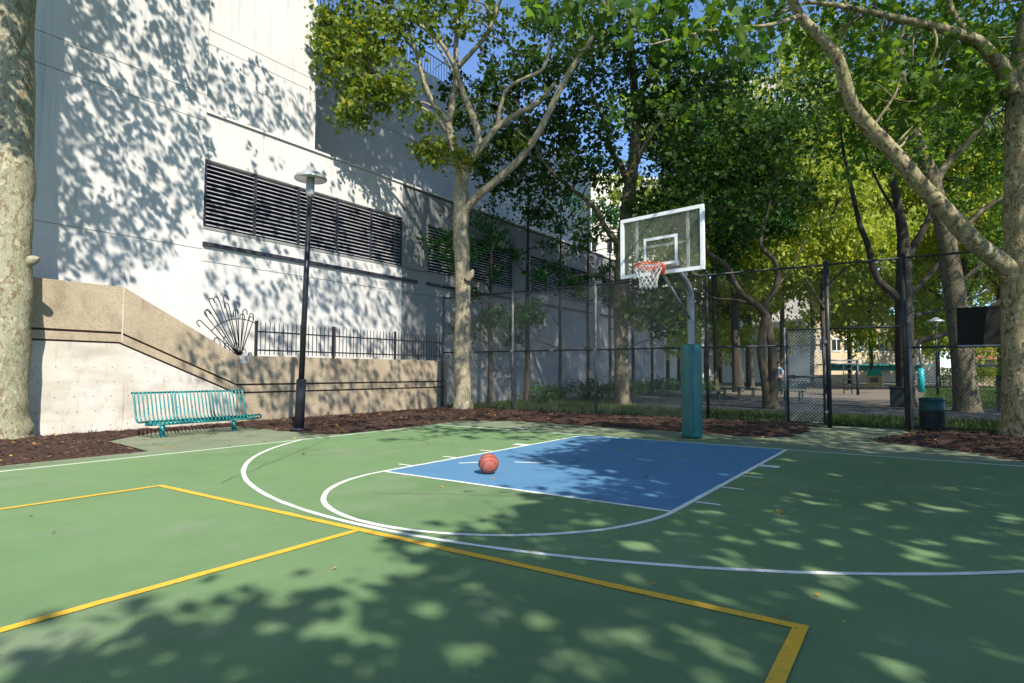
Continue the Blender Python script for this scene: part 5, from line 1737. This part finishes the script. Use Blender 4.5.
# dapples on the building
WA = [(20, -60), (208, -60), (208, 200), (180, 235), (150, 262), (120, 272), (31, 262)]
cast(wall_pts(WA, XA, .30, .22, zr=(2.5, 12)), 15, .12, 3.0, 7.0, 5.5, [TL], tone=.5, tries=12)
WA0 = [(28, -60), (112, -60), (112, 110), (75, 150), (84, 205), (62, 272), (28, 272)]
cast(wall_pts(WA0, XA, .27, .22, zr=(2.5, 12)), 13, .12, 2.5, 7.0, 5.5, [TL], tone=.5, tries=12)
WA2 = [(31, 205), (125, 215), (165, 250), (130, 285), (60, 278), (31, 275)]
cast(wall_pts(WA2, XA, .34, .3), 9, .12, 3.5, 8, 5.5, [TL], tries=12)
WU = [(210, 70), (235, 62), (262, 66), (285, 90), (300, 105), (313, 100), (313, 150), (280, 135), (250, 128), (210, 114)]
cast(wall_pts(WU, XU, .27, .15), 9, .10, 3, 8, 6, [TL, T4], tries=14)
WP = [(210, 122), (240, 135), (300, 160), (398, 192), (398, 212), (330, 195), (260, 172), (225, 172), (208, 160)]
cast(wall_pts(WP, XB, .34, .62), 6, .09, 3, 9, 6, [TL, T4], tries=14)
WB = [(208, 180), (402, 218), (402, 268), (445, 300), (445, 355), (258, 355), (205, 320), (208, 250)]
cast(wall_pts(WB, XB, .33, .42), 9, .12, 3, 11, 5.5, [TL, T4], tries=14)
WB2 = [(300, 255), (402, 268), (445, 300), (445, 355), (350, 355), (330, 300)]
cast(wall_pts(WB2, XB, .42, .3), 12, .16, 5, 14, 6, [TL, T4], tries=14)
WR = [(185, 330), (240, 350), (447, 358), (447, 408), (250, 424), (200, 395)]
cast(wall_pts(WR, XW, .34, .2), 11, .13, 4, 12, 5.5, [TL, T4] + shade[:1], tries=14)
WK = [(200, 385), (252, 388), (258, 425), (205, 430)]
cast(wall_pts(WK, -7.8, .3, .1), 12, .14, 5, 12, 5, [TL] + shade[:1], tries=14)
# leaf clumps added out of view keep right facade and set-back storey in shade
WD = [(404, 190), (460, 205), (600, 262), (680, 330), (680, 395), (452, 405), (404, 350)]
cast(wall_pts(WD, XB, .5, .08, yr=(3, 30)), 30, .26, 6, 24, 8, [T4, T6, TL], tries=16)
cast(wall_pts(WD, XB, .7, .1, yr=(3, 30)), 46, .34, 6, 24, 8, [T4, T6, TL], tries=16)
WS = [(316, -20), (316, 148), (400, 186), (600, 262), (600, 180), (430, 60), (380, 20)]
cast(wall_pts(WS, XR, .42, .0, yr=(.5, 25), zr=(6.5, 15)), 60, .24, 3, 14, 9, [TL, T4], tries=16)
cast(wall_pts(WS, XR, .6, .0, yr=(.5, 25), zr=(6.5, 15)), 90, .34, 3, 14, 9, [TL, T4], tries=16)

# the park beyond the fence lies in the shade of the crowns above it
CROWNS = [(520, -60), (1080, -60), (1080, 40), (930, 60), (800, 130), (700, 170), (640, 150), (540, 30)]
pk_ = []
for zz in (0, 1.6, 3.2):
    gx, gy = np.meshgrid(np.arange(-9, 9, .8), np.arange(5, 21, .8))
    P_ = np.stack([gx.ravel(), gy.ravel(), np.full(gx.size, zz)], -1)
    P_[:, :2] += RNG.uniform(-.4, .4, (len(P_), 2))
    pk_.append(P_[RNG.random(len(P_)) > (.12 if zz == 0 else .45)])
cast(np.concatenate(pk_), 30, .3, 5, 24, 5, [TR, TD, TG, TW, T6] + shade, tries=24, zone=CROWNS)

# boughs that carry the clumps
for t in shade + [TL, T4, T6, TR]:
    c = getattr(t, 'clumps', None)
    if c is None or not len(c):
        continue
    k = min(len(c), 16, max(4, len(c) // 25))
    sel = c[RNG.choice(len(c), k, replace=False)]
    for q in sel:
        hz = np.hypot(*(q[:2] - t.base[:2]))
        z0 = max(4.5, q[2] - hz * .8 - 1)
        z0 = min(z0, 4.4)
        if t in (T4, TR, T6, TL):
            continue
        p0 = np.array((t.base[0], t.base[1], z0))
        g_ = np.array([p0 + (q - p0) * f for f in (.25, .5, .75, 1)])      # leave out boughs that would lie across the sunlit part of the court
        g_[:, :2] -= SUNH * (g_[:, 2:3] / TAN_EL)
        g_[:, 2] = 0
        u, v, z = proj(g_)
        if ((z > .3) & (u > -20) & (u < W + 20) & (v < H + 20) & ~inpoly(u, v, SH1)).any():
            continue
        t.twig(p0, q, .07)
        near = c[np.argsort(((c - q) ** 2).sum(1))[1:6]]
        for w in near:
            t.twig(p0 + (q - p0) * .7, w, .025)
for t in shade + [TL, T4, TR, T6, TS, TW, TD, TG]:
    t.done()
me = leaves_mesh('near_foliage', np.concatenate(near_leaf), .165, MT['leaf_fresh'], origin=TR.base, shape=LOBED, up=.4)
o = bpy.data.objects.new('near_foliage', me)
COL.objects.link(o)
o.parent = TR.e
print('leaves', sum(len(m.polygons) for m in bpy.data.meshes))
